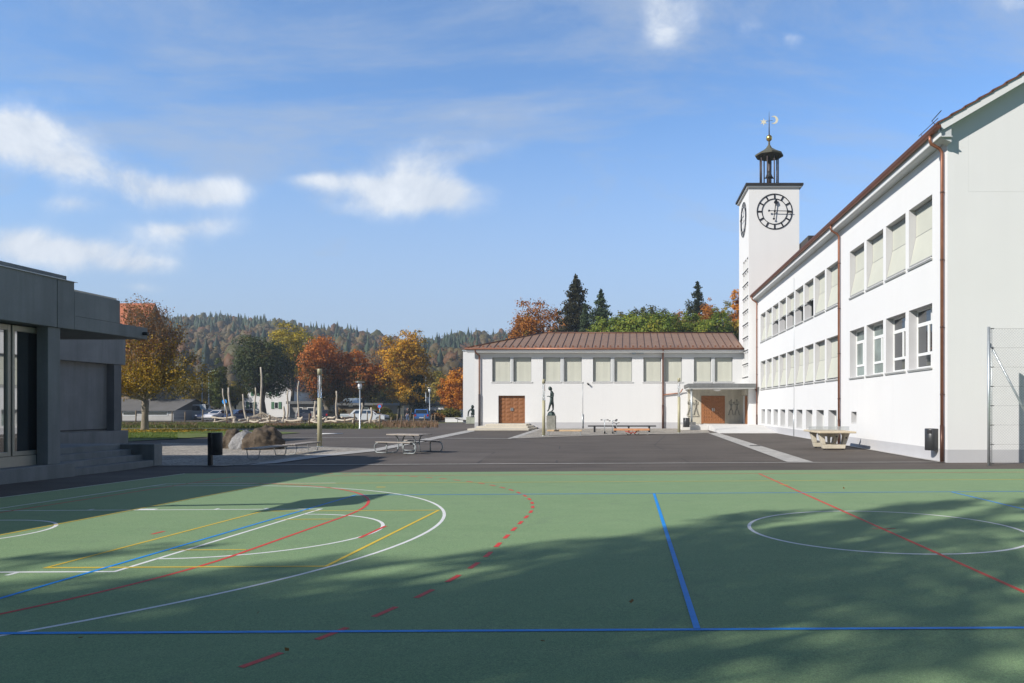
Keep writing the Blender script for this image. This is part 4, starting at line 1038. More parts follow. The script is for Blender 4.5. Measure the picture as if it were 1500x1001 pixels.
# kids balance bike between scooter and orange bench
t = thing('balance_bike', 'small dark kids bike with a raised saddle leaning at the dark bench', 'bike', (XW(903, 48.4), 48.4, 0))
for yy in (-.35, .35):
    w = MB(); w.path([(0, yy + .20 * math.cos(a), .22 + .20 * math.sin(a)) for a in [2 * math.pi * i / 18 for i in range(19)]], .022, 6); w.build('wheel', 'tyre', t, world=False)
MB().path([(0, -.35, .22), (0, -.26, .62), (0, .12, .42), (0, .35, .22)], .022, 8).path([(0, .12, .42), (0, .16, .92)], .02, 8).build('frame', 'galv', t, world=False)
MB().path([(-.22, -.24, .78), (0, -.24, .72), (.22, -.24, .78)], .02, 8).path([(0, -.26, .62), (0, -.24, .74)], .02, 8).build('handlebar', 'black', t, world=False)
MB().obox((0, .16, .95), (.07, 0, 0), (0, .14, .02), (0, 0, .03)).build('saddle', 'black', t, world=False, bevel=.015)
# red ride-on toy
t = thing('ride_on_toy', 'curved red and orange ride on toy lying in the gravel before the orange bench', 'toy', (XW(927, 46.4), 46.4, 0))
for s in (-1, 1): MB().path([(s * .26 + .15 * math.cos(a), 0, .15 + .13 * math.sin(a)) for a in [math.pi * (1 + i / 12) for i in range(13)]], .02, 8).build('rocker', 'tyre', t, world=False)
MB().path([(-.5, 0, .24), (-.25, 0, .20), (-.1, 0, .10), (0, 0, .22), (.1, 0, .10), (.3, 0, .30), (.42, 0, .24)], [.03, .045, .04, .04, .04, .05, .03], 8).build('toy_body', 'toy', t, world=False)
MB().box(.05, .34, -.12, .12, .27, .36).build('toy_seat', 'orange_wood', t, world=False, bevel=.02)

# picnic table
def picnic():
    x, y = -8.75, 28.35
    t = thing('picnic_table', 'round legged steel picnic table with two grey plank benches on the asphalt', 'picnic table', (x, y, 0), R(-24))
    tp = MB()
    for i in range(4): tp.box(-.82, .82, -.375 + .19 * i, -.375 + .19 * i + .18, .70, .745)
    tp.build('table_top', 'bench_wood', t, world=False, bevel=.006)
    def tube(name, pts): MB().path(pts, .024, 8).build(name, 'steel_dull', t, world=False)
    for sx in (-.42, .42):
        tube('table_leg', [(sx, -.32, .69), (sx, -.22, .66), (sx, -.14, .52), (sx, -.12, .30), (sx, -.16, .08), (sx, -.26, .03), (sx, -.5, .03)])
        tube('table_leg', [(sx, .32, .69), (sx, .22, .66), (sx, .14, .52), (sx, .12, .30), (sx, .16, .08), (sx, .26, .03), (sx, .5, .03)])
        tube('cross_bar', [(sx, -.13, .42), (sx, .13, .42)])
    tube('long_bar', [(-.42, 0, .42), (.42, 0, .42)])
    for s in (-1, 1):
        b = MB(); b.box(-.86, .86, s * .78 - .15, s * .78 - .005, .43, .465); b.box(-.86, .86, s * .78 + .005, s * .78 + .15, .43, .465)
        b.build('bench_seat', 'bench_wood', t, world=False, bevel=.006)
        for sx in (-1, 1):
            pts = [(sx * .45, s * .78, .415), (sx * .80, s * .78, .41)] + [(sx * (.86 + .17 * math.cos(a)), s * .78, .22 + .19 * math.sin(a)) for a in [R(80 - 16 * i) for i in range(11)]] + [(sx * .80, s * .78, .03), (sx * .42, s * .78, .03), (sx * .42, s * .5, .03)]
            tube('bench_leg', pts)
            tube('bench_brace', [(sx * .42, s * .78, .41), (sx * .42, s * .78, .03)])
picnic()

# table tennis table
def pingpong():
    t = thing('table_tennis_table', 'outdoor cast concrete table tennis table with steel net', 'table', (8.74, 31.2, 0))
    MB().box(7.97, 9.52, 29.85, 32.6, .71, .79).build('table_top', 'table_stone', t, bevel=.02)
    n = MB()
    for k in range(45): n.box(7.87 + .0395 * k, 7.87 + .0395 * k + .016, 31.212, 31.228, .80, .945)
    for z in (.80, .85, .90): n.box(7.86, 9.63, 31.208, 31.232, z, z + .008)
    n.build('net', 'galv', t)
    MB().box(7.86, 9.63, 31.20, 31.24, .945, .962).build('net_rail', 'galv', t)
    for yy in (30.35, 31.75):
        o = MB(); W_ = .30
        out = [(-.66, .70), (-.66, .64), (-.52, .42), (-.60, .40), (-.53, .02), (.53, .02), (.66, .70), (.40, .70), (.36, .30), (.30, .22), (-.20, .22), (-.30, .30), (-.34, .56), (-.40, .70)]
        # split in convex bars: left leg, right leg, foot
        o.prism([(8.74 - .66, .705), (8.74 - .34, .705), (8.74 - .40, .56), (8.74 - .37, .22), (8.74 - .52, .22), (8.74 - .60, .50)], W_, 'y', yy)
        o.prism([(8.74 + .66, .705), (8.74 + .50, .22), (8.74 + .33, .22), (8.74 + .40, .56), (8.74 + .34, .705)], W_, 'y', yy)
        o.prism([(8.74 - .52, .219), (8.74 + .50, .219), (8.74 + .46, .04), (8.74 - .47, .04)], W_, 'y', yy)
        o.build('leg_frame', 'table_base', t, bevel=.02)
        for s in (-.40, .40): MB().box(8.74 + s - .05, 8.74 + s + .05, yy + .08, yy + .2, 0, .04).build('foot', 'anthracite', t)
        bo = MB(); bo.path([(8.74 + .50, yy - .012, .50), (8.74 + .50, yy + .02, .50)], .035, 10); bo.build('bolt', 'black', t)
    MB().box(8.68, 8.80, 30.66, 31.74, .52, .70).build('spine', 'table_base', t)
    MB().prism([(8.68, .70), (8.82, .70), (8.79, .05), (8.70, .05)], .10, 'y', 31.2).build('centre_leg', 'table_base', t)
pingpong()

# chain link fence at the right
def fence():
    y = 21.75; x0 = XW(1448.5, y); g = gz(x0, y)
    t = thing('chain_link_fence', 'tall galvanised chain link ball fence beside the court at the right edge', 'fence', (x0, y, g))
    H = ZW(479, y) - g
    for xx in (x0, x0 + 2.5, x0 + 5.0): MB().path([(xx, y, g - .02), (xx, y, g + H)], .045, 12).build('post', 'galv', t)
    MB().path([(x0 + .09, y, g), (x0 + .09, y, g + H - .05)], .012, 6).build('tension_rod', 'galv', t)
    wr = MB()
    for k in range(8):
        z = g + .05 + (H - .1) * k / 7; wr.path([(x0, y - .01, z), (x0 + 5.0, y - .01, z)], .0035, 4)
        wr.path([(x0 + .04, y - .02, z), (x0 + .15, y - .02, z)], .012, 5)
    wr.build('tension_wire', 'anthracite', t)
    MB().path([(x0 + .05, y + .04, g + H * .88), (x0 + 1.95, y + .04, g + .05)], .032, 10).build('brace', 'galv', t)
    cl = MB(); x1 = x0 + 5.0; s = .075; zb, zt = g + .05, g + H - .05; hh = zt - zb
    def rib(a, b, dy):
        a, b = Vector(a), Vector(b); d = (b - a).normalized(); n = Vector((-d.z, 0, d.x)) * .0023
        cl.quad(a - n, b - n, b + n, a + n)
        cl.quad(a + Vector((0, .0023, 0)), b + Vector((0, .0023, 0)), b - Vector((0, .0023, 0)), a - Vector((0, .0023, 0)))
    k = -hh
    while k < x1 - x0:
        a0 = max(0, k); a1 = min(x1 - x0, k + hh)
        rib((x0 + a0, y - .004, zb + a0 - k), (x0 + a1, y - .004, zb + a1 - k), 0)
        rib((x0 + a0, y - .009, zt - (a0 - k)), (x0 + a1, y - .009, zt - (a1 - k)), 0)
        k += s * 1.15
    cl.build('wire_mesh', 'galv_wire', t)
fence()

# basketball hoop standing left of the picture, its shadow falls into view
def hoop():
    x = -9.87; t = thing('basketball_hoop', 'basketball hoop with board on a steel post at the left court end', 'basketball hoop', (-12.1, YC, gz(-12, YC)))
    MB().path([(-12.1, YC, 0), (-12.1, YC, 3.1)], .08, 12).build('post', 'galv', t)
    MB().path([(-12.1, YC, 3.02), (x - .05, YC, 3.25)], .07, 10).build('arm', 'galv', t)
    MB().box(x - .03, x, YC - .9, YC + .9, 2.95, 4.0).build('backboard', 'frame_white', t)
    r = MB(); r.path([(x + .38 + .23 * math.cos(a), YC + .23 * math.sin(a), 3.10) for a in [2 * math.pi * i / 24 for i in range(25)]], .012, 6); r.path([(x, YC, 3.1), (x + .16, YC, 3.1)], .02, 6)
    r.build('hoop_ring', 'tail', t)
hoop()

# ------------------------------------------------------------------ boulders
def boulder(name, label, c, rad, m, seed, cutx=None):
    bm = bmesh.new(); bmesh.ops.create_icosphere(bm, subdivisions=5, radius=1.0)
    for v in bm.verts:
        p = v.co.copy(); n = mnoise.fractal(p * 1.9 + Vector((seed, seed * .7, 0)), 0.8, 2.1, 5); n2 = mnoise.noise(p * .9 + Vector((0, seed, 3)))
        q = p * (1 + .15 * n + .18 * n2)
        q = Vector((q.x * rad[0], q.y * rad[1], q.z * rad[2]))
        if cutx is not None: q.x = max(q.x, cutx[0]) if cutx[1] > 0 else min(q.x, cutx[0])
        q.z = max(q.z, -.06)
        v.co = q
    me = bpy.data.meshes.new(name); bm.to_mesh(me); bm.free(); me.materials.append(MT[m])
    me.polygons.foreach_set('use_smooth', [True] * len(me.polygons))
    o = bpy.data.objects.new(name, me); COL.objects.link(o); o.location = c
    return tag(o, label, 'boulder', 'boulders in the gravel bed')
yb = 30.9
boulder('boulder', 'rough brown boulder with pale lichen, right one of the pair in the gravel', (XW(389, yb), yb - .1, 0), (.88, .85, .92), 'rock_brown', 3.1, (-.62, 1))
boulder('boulder', 'smooth light grey boulder, middle one between two dark stones', (XW(360, yb) - .02, yb + .1, 0), (.66, .75, .80), 'rock_grey', 8.3)
boulder('boulder', 'low dark boulder at the left end behind the grey one', (XW(342, yb + .7), yb + .75, 0), (.62, .7, .76), 'rock_brown', 12.7)
t = thing('marker_stake', 'short steel stake standing before the brown boulder', 'stake', (*G(381.5, 657.5), 0))
MB().path([(0, 0, 0), (0, 0, .34)], .022, 8).build('rod', 'galv', t, world=False)
MB().lathe([(.05, 0), (.05, .015)], n=10).build('base_plate', 'galv', t, world=False)

# ------------------------------------------------------------------ figures
def skin_body(name, joints, edges, m, parent, rot=None, sub=2, root=0):
    me = bpy.data.meshes.new(name); me.from_pydata([j[:3] for j in joints], edges, [])
    me.materials.append(MT[m] if isinstance(m, str) else m)
    o = bpy.data.objects.new(name, me); COL.objects.link(o); o.parent = parent
    s = o.modifiers.new('skin', 'SKIN'); s.use_smooth_shade = True
    for i, d in enumerate(me.skin_vertices[0].data):
        r = joints[i][3]; d.radius = (r if isinstance(r, tuple) else (r, r)); d.use_root = (i == root)
    o.modifiers.new('sub', 'SUBSURF').levels = sub; o.modifiers['sub'].render_levels = sub
    return o

def head(name, c, r, m, parent, face=Vector((0, -1, 0)), hair=None, tilt=0.0):
    """a head with brow, eye sockets, nose, lips, chin and ears; face gives the looking direction"""
    bm = bmesh.new(); bmesh.ops.create_uvsphere(bm, u_segments=28, v_segments=20, radius=1)
    for v in bm.verts:
        x, y, z = v.co                               # face towards -y
        p = Vector((x * .78, y * .95, z * 1.18))
        fr = max(0, -y)
        if z < 0: p.x *= 1 - .28 * (-z); p.y += .10 * (-z) * (1 if y > 0 else -.2)
        p.y += -.20 * fr * math.exp(-((x / .13) ** 2 + ((z + .12) / .20) ** 2))              # nose
        for s in (-1, 1): p.y += .12 * fr * math.exp(-(((x - s * .32) / .14) ** 2 + ((z - .08) / .10) ** 2))   # eyes
        p.y += -.06 * fr * math.exp(-((x / .22) ** 2 + ((z + .48) / .07) ** 2)) - .07 * fr * math.exp(-((x / .2) ** 2 + ((z + .82) / .12) ** 2))  # lips, chin
        p.x += (1 if x > 0 else -1) * .10 * math.exp(-((abs(x) - 1) / .14) ** 2 - (y / .16) ** 2 - ((z + .02) / .22) ** 2)  # ears
        v.co = p * r
    me = bpy.data.meshes.new(name); bm.to_mesh(me); bm.free(); me.materials.append(MT[m] if isinstance(m, str) else m)
    me.polygons.foreach_set('use_smooth', [True] * len(me.polygons))
    o = bpy.data.objects.new(name, me); COL.objects.link(o); o.parent = parent; o.location = c
    f = face.normalized(); o.rotation_euler = (tilt, 0, math.atan2(f.x, -f.y))
    return o

def hand(c, d, m, parent, side=1, curl=.6, s=1.0):
    """palm, four bent fingers of different length and a thumb leaving the side of the palm; d = direction of the forearm"""
    d = Vector(d).normalized(); up = Vector((0, 0, 1)) if abs(d.z) < .8 else Vector((0, -1, 0)); w = d.cross(up).normalized() * side; n = w.cross(d) * side
    c = Vector(c); mb = MB(); mb.obox(c + d * .045 * s, d * .045 * s, w * .038 * s, n * .014 * s)
    for k, (o, L) in enumerate(((-.029, .062), (-.010, .075), (.010, .070), (.029, .054))):
        a = c + d * .088 * s + w * o * s; b1 = a + (d * math.cos(curl * .5) - n * math.sin(curl * .5)) * L * .5 * s; b2 = b1 + (d * math.cos(curl * 1.5) - n * math.sin(curl * 1.5)) * L * .5 * s
        mb.path([a, b1, b2], [.0095 * s, .009 * s, .007 * s], 6)
    a = c + d * .02 * s - w * .036 * s; mb.path([a, a + (d * .6 - w * .8) * .035 * s, a + (d * .6 - w * .8) * .035 * s + (d * .9 - n * .4) * .03 * s], [.012 * s, .011 * s, .008 * s], 6)
    o = mb.build('hand', m, parent, world=False, bevel=.006 * s); return o

def pedestal(name, x, y, w, d, h, m, label):
    t = thing(name, label, 'pedestal', (x, y, 0))
    MB().box(-w / 2, w / 2, -d / 2, d / 2, 0, h).build('block', m, t, world=False, bevel=.02)
    MB().box(-w / 2 - .03, w / 2 + .03, -d / 2 - .03, d / 2 + .03, -.02, .08).build('footing', m, t, world=False, bevel=.01)

sy = 56.1; sx = XW(807.6, sy)
pedestal('statue_pedestal', sx, sy, .70, .70, 1.15, 'pedestal', 'tall weathered stone pedestal carrying the standing bronze figure')
st = thing('standing_statue', 'dark bronze statue of a nude figure with bowed head walking left on a tall pedestal', 'statue', (sx, sy, 1.15))
# rocky base
bs = MB().lathe([(.33, 0), (.32, .08), (.27, .20), (.20, .30), (.04, .36)], n=9, smooth=False).build('rock_base', 'bronze', st, world=False)
J = [(.02, 0, 1.22, .135),      # 0 pelvis
     (.03, 0, 1.42, .115), (.07, 0, 1.62, .145), (.05, 0, 1.80, .13), (.0, 0, 1.93, .062), (-.04, 0, 2.0, .06),   # 1-5 spine, chest, neck
     (.02, -.09, 1.16, .105), (-.10, -.11, .80, .075), (-.20, -.10, .44, .048), (-.33, -.10, .34, .038),           # 6-9 front (near) leg
     (.05, .09, 1.16, .105), (.12, .10, .82, .075), (.13, .10, .44, .048), (.0, .11, .36, .038),                 # 10-13 standing leg
     (.08, -.20, 1.80, .062), (.17, -.24, 1.50, .046), (-.04, -.20, 1.46, .034), (-.16, -.15, 1.50, .028),          # 14-17 near arm: elbow back, forearm forward
     (.08, .20, 1.80, .062), (.13, .24, 1.52, .046), (-.07, .17, 1.50, .034), (-.17, .08, 1.53, .028)]              # 18-21 far arm
E_ = [(0, 1), (1, 2), (2, 3), (3, 4), (4, 5), (0, 6), (6, 7), (7, 8), (8, 9), (0, 10), (10, 11), (11, 12), (12, 13), (3, 14), (14, 15), (15, 16), (16, 17), (3, 18), (18, 19), (19, 20), (20, 21)]
skin_body('body', [(a, b_, c, r * 1.22) for a, b_, c, r in J], E_, 'bronze', st)
hd = head('head', (-.085, 0, 2.13), .15, 'bronze', st, Vector((-1, 0, 0)), tilt=R(32))
hand((-.16, -.15, 1.50), (-1, .2, .2), 'bronze', st, 1, .9, 1.2); hand((-.17, .08, 1.53), (-1, -.2, .2), 'bronze', st, -1, .9, 1.2)

cy_ = 80.0; cx_ = XW(692.3, cy_)
pedestal('statue_pedestal', cx_, cy_, 1.25, .9, .72, 'pedestal_green', 'low mossy stone pedestal at the corner of the hall')
s2 = thing('crouching_statue', 'dark bronze statue of a crouching figure propped on one arm at the hall corner', 'statue', (cx_, cy_, .72))
J = [(.18, 0, .28, .17), (.16, 0, .52, .17), (.02, 0, .76, .19), (-.02, 0, .92, .13), (.02, 0, 1.0, .10),
     (.14, -.12, .30, .11), (-.12, -.16, .48, .08), (-.02, -.14, .06, .05), (-.15, -.15, .03, .04),
     (.16, .12, .28, .11), (-.05, .16, .52, .08), (.10, .16, .06, .05), (-.05, .17, .03, .04),
     (-.14, -.20, .90, .09), (-.40, -.20, .64, .07), (-.46, -.18, .30, .06), (-.47, -.18, .06, .055),
     (.05, .20, .86, .06), (.20, .24, .62, .05), (.02, .22, .50, .04)]
E_ = [(0, 1), (1, 2), (2, 3), (3, 4), (0, 5), (5, 6), (6, 7), (7, 8), (0, 9), (9, 10), (10, 11), (11, 12), (2, 13), (13, 14), (14, 15), (15, 16), (2, 17), (17, 18), (18, 19)]
skin_body('body', [(a, b_, c, r * 1.3) for a, b_, c, r in J], E_, 'bronze', s2)
head('head', (.0, -.02, 1.16), .17, 'bronze', s2, Vector((-1, -.4, 0)), tilt=R(15))
hand((-.47, -.18, .06), (-.6, 0, -.6), 'bronze', s2, 1, .2, 1.2); hand((.02, .22, .50), (-1, 0, 0), 'bronze', s2, -1, .8, 1.2)
MB().lathe([(.50, 0), (.48, .03), (.42, .05)], n=14).build('plinth_plate', 'bronze', s2, world=False)

def person():
    Y = 86.0; x = XW(597, Y)
    p = thing('person', 'person in dark jacket and blue trousers standing left of the blue car', 'person', (x, Y, .01))
    jk = mat('dark jacket cloth', (.015, .015, .018), .85, .2, 8); tr = mat('washed blue trousers', (.10, .14, .24), .85, .2, 8); sk = mat('skin', (.45, .26, .18), .6, .08, 8); hr = mat('dark hair', (.02, .014, .01), .6, .2, 20)
    J = [(0, 0, .92, .14), (-.09, 0, .86, .10), (-.10, -.01, .48, .072), (-.11, .02, .10, .05), (-.11, -.12, .05, .04), (.09, 0, .86, .10), (.11, .02, .48, .072), (.12, .06, .10, .05), (.12, -.08, .05, .04),
         (0, 0, 1.12, .14), (0, 0, 1.36, .16), (0, 0, 1.48, .07), (0, -.01, 1.54, .055), (-.20, 0, 1.40, .065), (-.25, .03, 1.12, .048), (-.22, -.06, .88, .035), (.20, 0, 1.40, .065), (.25, .03, 1.12, .048), (.22, -.06, .88, .035)]
    E_ = [(0, 1), (1, 2), (2, 3), (3, 4), (0, 5), (5, 6), (6, 7), (7, 8), (0, 9), (9, 10), (10, 11), (11, 12), (10, 13), (13, 14), (14, 15), (10, 16), (16, 17), (17, 18)]
    skin_body('body', J, E_, sk, p)
    JJ = [(0, 0, .90, .155), (0, 0, 1.12, .155), (0, 0, 1.36, .175), (0, 0, 1.46, .09), (-.20, 0, 1.40, .082), (-.25, .03, 1.12, .066), (-.225, -.05, .91, .05), (.20, 0, 1.40, .082), (.25, .03, 1.12, .066), (.225, -.05, .91, .05)]
    skin_body('jacket', JJ, [(0, 1), (1, 2), (2, 3), (2, 4), (4, 5), (5, 6), (2, 7), (7, 8), (8, 9)], jk, p)
    JT = [(0, 0, .92, .150), (-.09, 0, .86, .112), (-.10, -.01, .48, .085), (-.11, .02, .12, .066), (.09, 0, .86, .112), (.11, .02, .48, .085), (.12, .06, .12, .066)]
    skin_body('trousers', JT, [(0, 1), (1, 2), (2, 3), (0, 4), (4, 5), (5, 6)], tr, p)
    h = head('head', (0, -.01, 1.64), .105, sk, p, Vector((.2, -1, 0)))
    MB().lathe([(.084, .03), (.093, .06), (.078, .105), (.03, .128), (.004, .13)], n=16).build('hair', hr, h, world=False)
    hand((-.22, -.06, .87), (0, -.2, -1), sk, p, 1, .5); hand((.22, -.06, .87), (0, -.2, -1), sk, p, -1, .5)
    for s in (-1, 1): MB().obox((s * .115, -.06 + (.04 if s > 0 else 0), .045), (.045, 0, 0), (0, .13, 0), (0, 0, .045)).build('shoe', 'black', p, world=False, bevel=.02)
person()

# ------------------------------------------------------------------ climbing structure
def climbing():
    Y = 82.0; t = thing('climbing_frame', 'playground climbing structure of bent debarked poles, logs and a rope cone', 'climbing frame', (XW(390, Y), Y, 0))
    poles = [(333, 608, 327, 569.5, 81, .13), (341.5, 612, 334.5, 568, 82, .17), (361, 614, 355.5, 577.5, 80, .15), (373.2, 614, 374.3, 568, 84, .13), (384, 604, 381.5, 538, 83, .17),
             (415, 617, 415.5, 595.5, 79, .19), (419.5, 613, 422.5, 572.5, 82, .15), (436.5, 611, 437.8, 558.5, 84, .13), (461.3, 615, 461.8, 588, 79, .18), (494, 614, 492.7, 573, 82, .16), (528.2, 617, 530, 590.5, 79, .16), (543, 622, 543.5, 597, 76, .18)]
    for i, (bx, by, tx, ty, Y_, r) in enumerate(poles):
        a = Vector((XW(bx, Y_), Y_, 0)); b = Vector(W(tx, ty, Y_)); n = 7; pts = []; rs = []
        for k in range(n):
            q = k / (n - 1); p = a.lerp(b, q); p.x += .10 * math.sin(q * 5 + i) * (1 if n - 1 > k > 0 else .3); p.y += .06 * math.cos(q * 4 + i * 2); pts.append(p); rs.append(r * .78 * (1.0 - .35 * q))
        MB().path(pts, rs, 9).build('pole', 'pale_log', t)
    rng = random.Random(4)
    def beam(px0, py0, px1, py1, Y_, r=.11):
        a, b = Vector(W(px0, py0, Y_)), Vector(W(px1, py1, Y_ + rng.uniform(-1.5, 1.5))); pts = []
        for k in range(7): q = k / 6; p = a.lerp(b, q); p.z += .06 * math.sin(q * 6 + px0); pts.append(p)
        MB().path(pts, [r * rng.uniform(.8, 1.15) for _ in range(7)], 8).build('beam', 'pale_log', t)
    for q in ((310, 612, 345, 612.5, 79), (312, 618.5, 340, 615.5, 78), (341, 620, 362, 619, 77), (350, 615, 366, 616.5, 78), (362, 611.5, 384, 614, 80), (384, 615, 396, 611.5, 79), (366, 618, 380, 617.5, 78), (381, 619, 405, 617, 78),
              (404, 617, 418, 619.5, 77), (417, 616, 442, 616.5, 78), (436, 613, 446, 612, 79), (447, 614, 462, 614.5, 78), (452, 617.5, 466, 619, 77), (466, 615, 478, 612, 79), (478, 613, 492, 611, 80), (476, 617, 494, 617.5, 78),
              (492, 616, 520, 614.5, 78), (500, 611, 518, 613, 80), (518, 615, 530, 617, 77), (533, 619.5, 549, 618.5, 76), (545, 616, 567, 616, 77), (548, 619, 556, 616.5, 76), (458, 611, 470, 609, 81)):
        beam(*q)
    for px, Y_ in ((315, 79), (343, 78), (363, 78), (381, 79), (392, 79), (418, 78), (441, 78), (463, 78), (478, 79), (493, 78), (517, 78), (541, 77), (556, 77)):
        z = rng.uniform(.45, .7); MB().path([(XW(px, Y_), Y_, 0), (XW(px, Y_) + .03, Y_, z)], .12, 8).build('stub_post', 'pale_log', t)
    # rope cone net
    top = Vector(W(384, 603, 83)); zc = .32; rg = MB(); cx, cyy = top.x, 83.0; Rr = 2.55; n = 22; rows = 7
    ringp = []
    for j in range(rows + 1):
        q = j / rows; ringp.append([Vector((cx + Rr * q * math.cos(2 * math.pi * k / n), cyy + Rr * q * .8 * math.sin(2 * math.pi * k / n), top.z + (zc - top.z) * (q ** .72))) for k in range(n)])
    for k in range(n): rg.path([ringp[j][k] for j in range(rows + 1)], .020, 4, False)
    for j in range(1, rows + 1): rg.path(ringp[j] + [ringp[j][0]], .020, 4, False)
    rg.build('rope_net', 'rope', t)
climbing()

def field_fence():
    t = thing('field_fence', 'low wooden post and wire fence along the edge of the rough grass', 'fence', (XW(400, 68), 68, 0))
    tops = []
    for px, py0, py1 in ((178, 621, 602), (199, 621, 601.5), (252, 619, 603.5), (271, 620, 603.5), (297, 616, 600), (332, 622, 606), (395, 624, 608), (453, 625, 606), (519, 626, 606), (556, 628, 608), (573, 623, 611), (582, 618, 607),
                         (588, 623, 608), (606, 623, 608), (622, 623, 608), (632, 616, 608.5), (637, 619, 607), (470, 619, 607), (538, 614, 604), (505, 622, 612)):
        Y = min(86.0, CH * F / (max(py0, 618.5) - PY)); x = XW(px, Y); h = ZW(py1, Y)
        MB().path([(x, Y, -.05), (x + .02, Y, h)], .065, 7).build('post', 'post_wood', t); tops.append((px, x, Y, h))
    tops.sort(); w = MB()
    for a, b in zip(tops[:-1], tops[1:]):
        if abs(a[2] - b[2]) > 9: continue
        for q in (.3, .6, .9): w.path([(a[1], a[2], a[3] * q), (b[1], b[2], b[3] * q)], .006, 4, False)
    w.build('wire', 'galv_wire', t)
    MB().path([W(397, 623, 66), W(446, 604, 66)], .01, 4).build('guy_wire', 'galv_wire', t)
field_fence()
t = thing('site_box', 'dark blue upright box on a leg standing in the grass between the logs', 'box', (XW(449, 70), 70, 0))
MB().box(-.32, .32, -.2, .2, .55, 1.25).build('case', mat('dark blue sheet', (.02, .025, .05), .5, .1), t, world=False, bevel=.02)
MB().path([(-.12, 0, 0), (-.12, 0, .56)], .05, 8).build('leg', 'black', t, world=False); MB().path([(-.2, 0, .7), (-1.1, 0, 0)], .035, 8).build('strut', 'post_wood', t, world=False)

def street_lamp(px, Y, ytop, label, style, m='galv', r=.06):
    x = XW(px, Y); h = ZW(ytop, Y); t = thing('street_lamp', label, 'street lamp', (x, Y, 0), group='street lamps')
    MB().lathe([(r * 1.6, 0), (r * 1.5, .1), (r, .15), (r * .8, h - .55)], n=12).build('mast', m, t, world=False)
    if style == 'disc':
        MB().lathe([(.10, h - .55), (.16, h - .45), (.17, h - .28), (.10, h - .10)], n=14).build('lamp_glass', 'headlamp', t, world=False)
        MB().lathe([(.36, h - .06), (.34, h - .02), (.08, h)], n=20).build('lamp_shade', 'galv', t, world=False)
        MB().lathe([(.12, h - .62), (.12, h - .552)], n=12).build('collar', 'galv', t, world=False)
    else:
        s = -1 if style == 'left' else 1
        MB().path([(0, 0, h - .56), (0, 0, h - .1), (s * .3, 0, h)], r * .7, 8).build('arm', m, t, world=False)
        MB().obox((s * .62, 0, h + .02), (.36, 0, .03), (0, .12, 0), (-.005, 0, .05)).build('lamp_head', 'galv', t, world=False, bevel=.02)
street_lamp(527.2, 58.5, 559.3, 'pale blue grey lamp post with disc shade at the edge of the asphalt', 'disc')
street_lamp(629.5, 88, 568, 'grey lamp post with disc shade beside the blue hatchback', 'disc')
street_lamp(296, 112, 555, 'slim pale lamp post with flat head behind the white van', 'left')
street_lamp(306, 104, 544, 'tall blue grey mast with slanted lamp head beside the columnar tree', 'right', r=.10)
street_lamp(623.8, 125, 537, 'tall thin mast with red and white bands behind the yellow tree', 'left', r=.07)
def sign(px, Y, ytop, label, shape):
    x = XW(px, Y); h = ZW(ytop, Y); t = thing('road_sign', label, 'sign', (x, Y, 0))
    MB().path([(0, 0, 0), (0, 0, h)], .04, 8).build('post', 'galv', t, world=False)
    if shape == 'square':
        MB().box(-.3, .3, -.06, -.045, h - .62, h).build('sign_plate', 'blue_line', t, world=False)
        MB().box(-.22, .22, -.068, -.062, h - .55, h - .40).build('sign_panel', 'frame_white', t, world=False)
    else:
        p = MB(); p.path([(0, -.045, h - .32), (0, -.06, h - .32)], .32, 20); p.build('sign_plate', 'blue_line' if shape == 'blue' else 'tail', t, world=False)
        if shape != 'blue':
            p = MB(); p.path([(0, -.061, h - .32), (0, -.066, h - .32)], .22, 20); p.build('sign_disc', 'blue_line', t, world=False)
sign(287, 112, 586.5, 'square blue sign above the roof of the white van', 'square')
sign(556.2, 98, 592, 'round red and blue no parking sign before the hedge', 'round')
sign(329, 95, 585, 'round blue sign beside the left playground pole', 'blue')

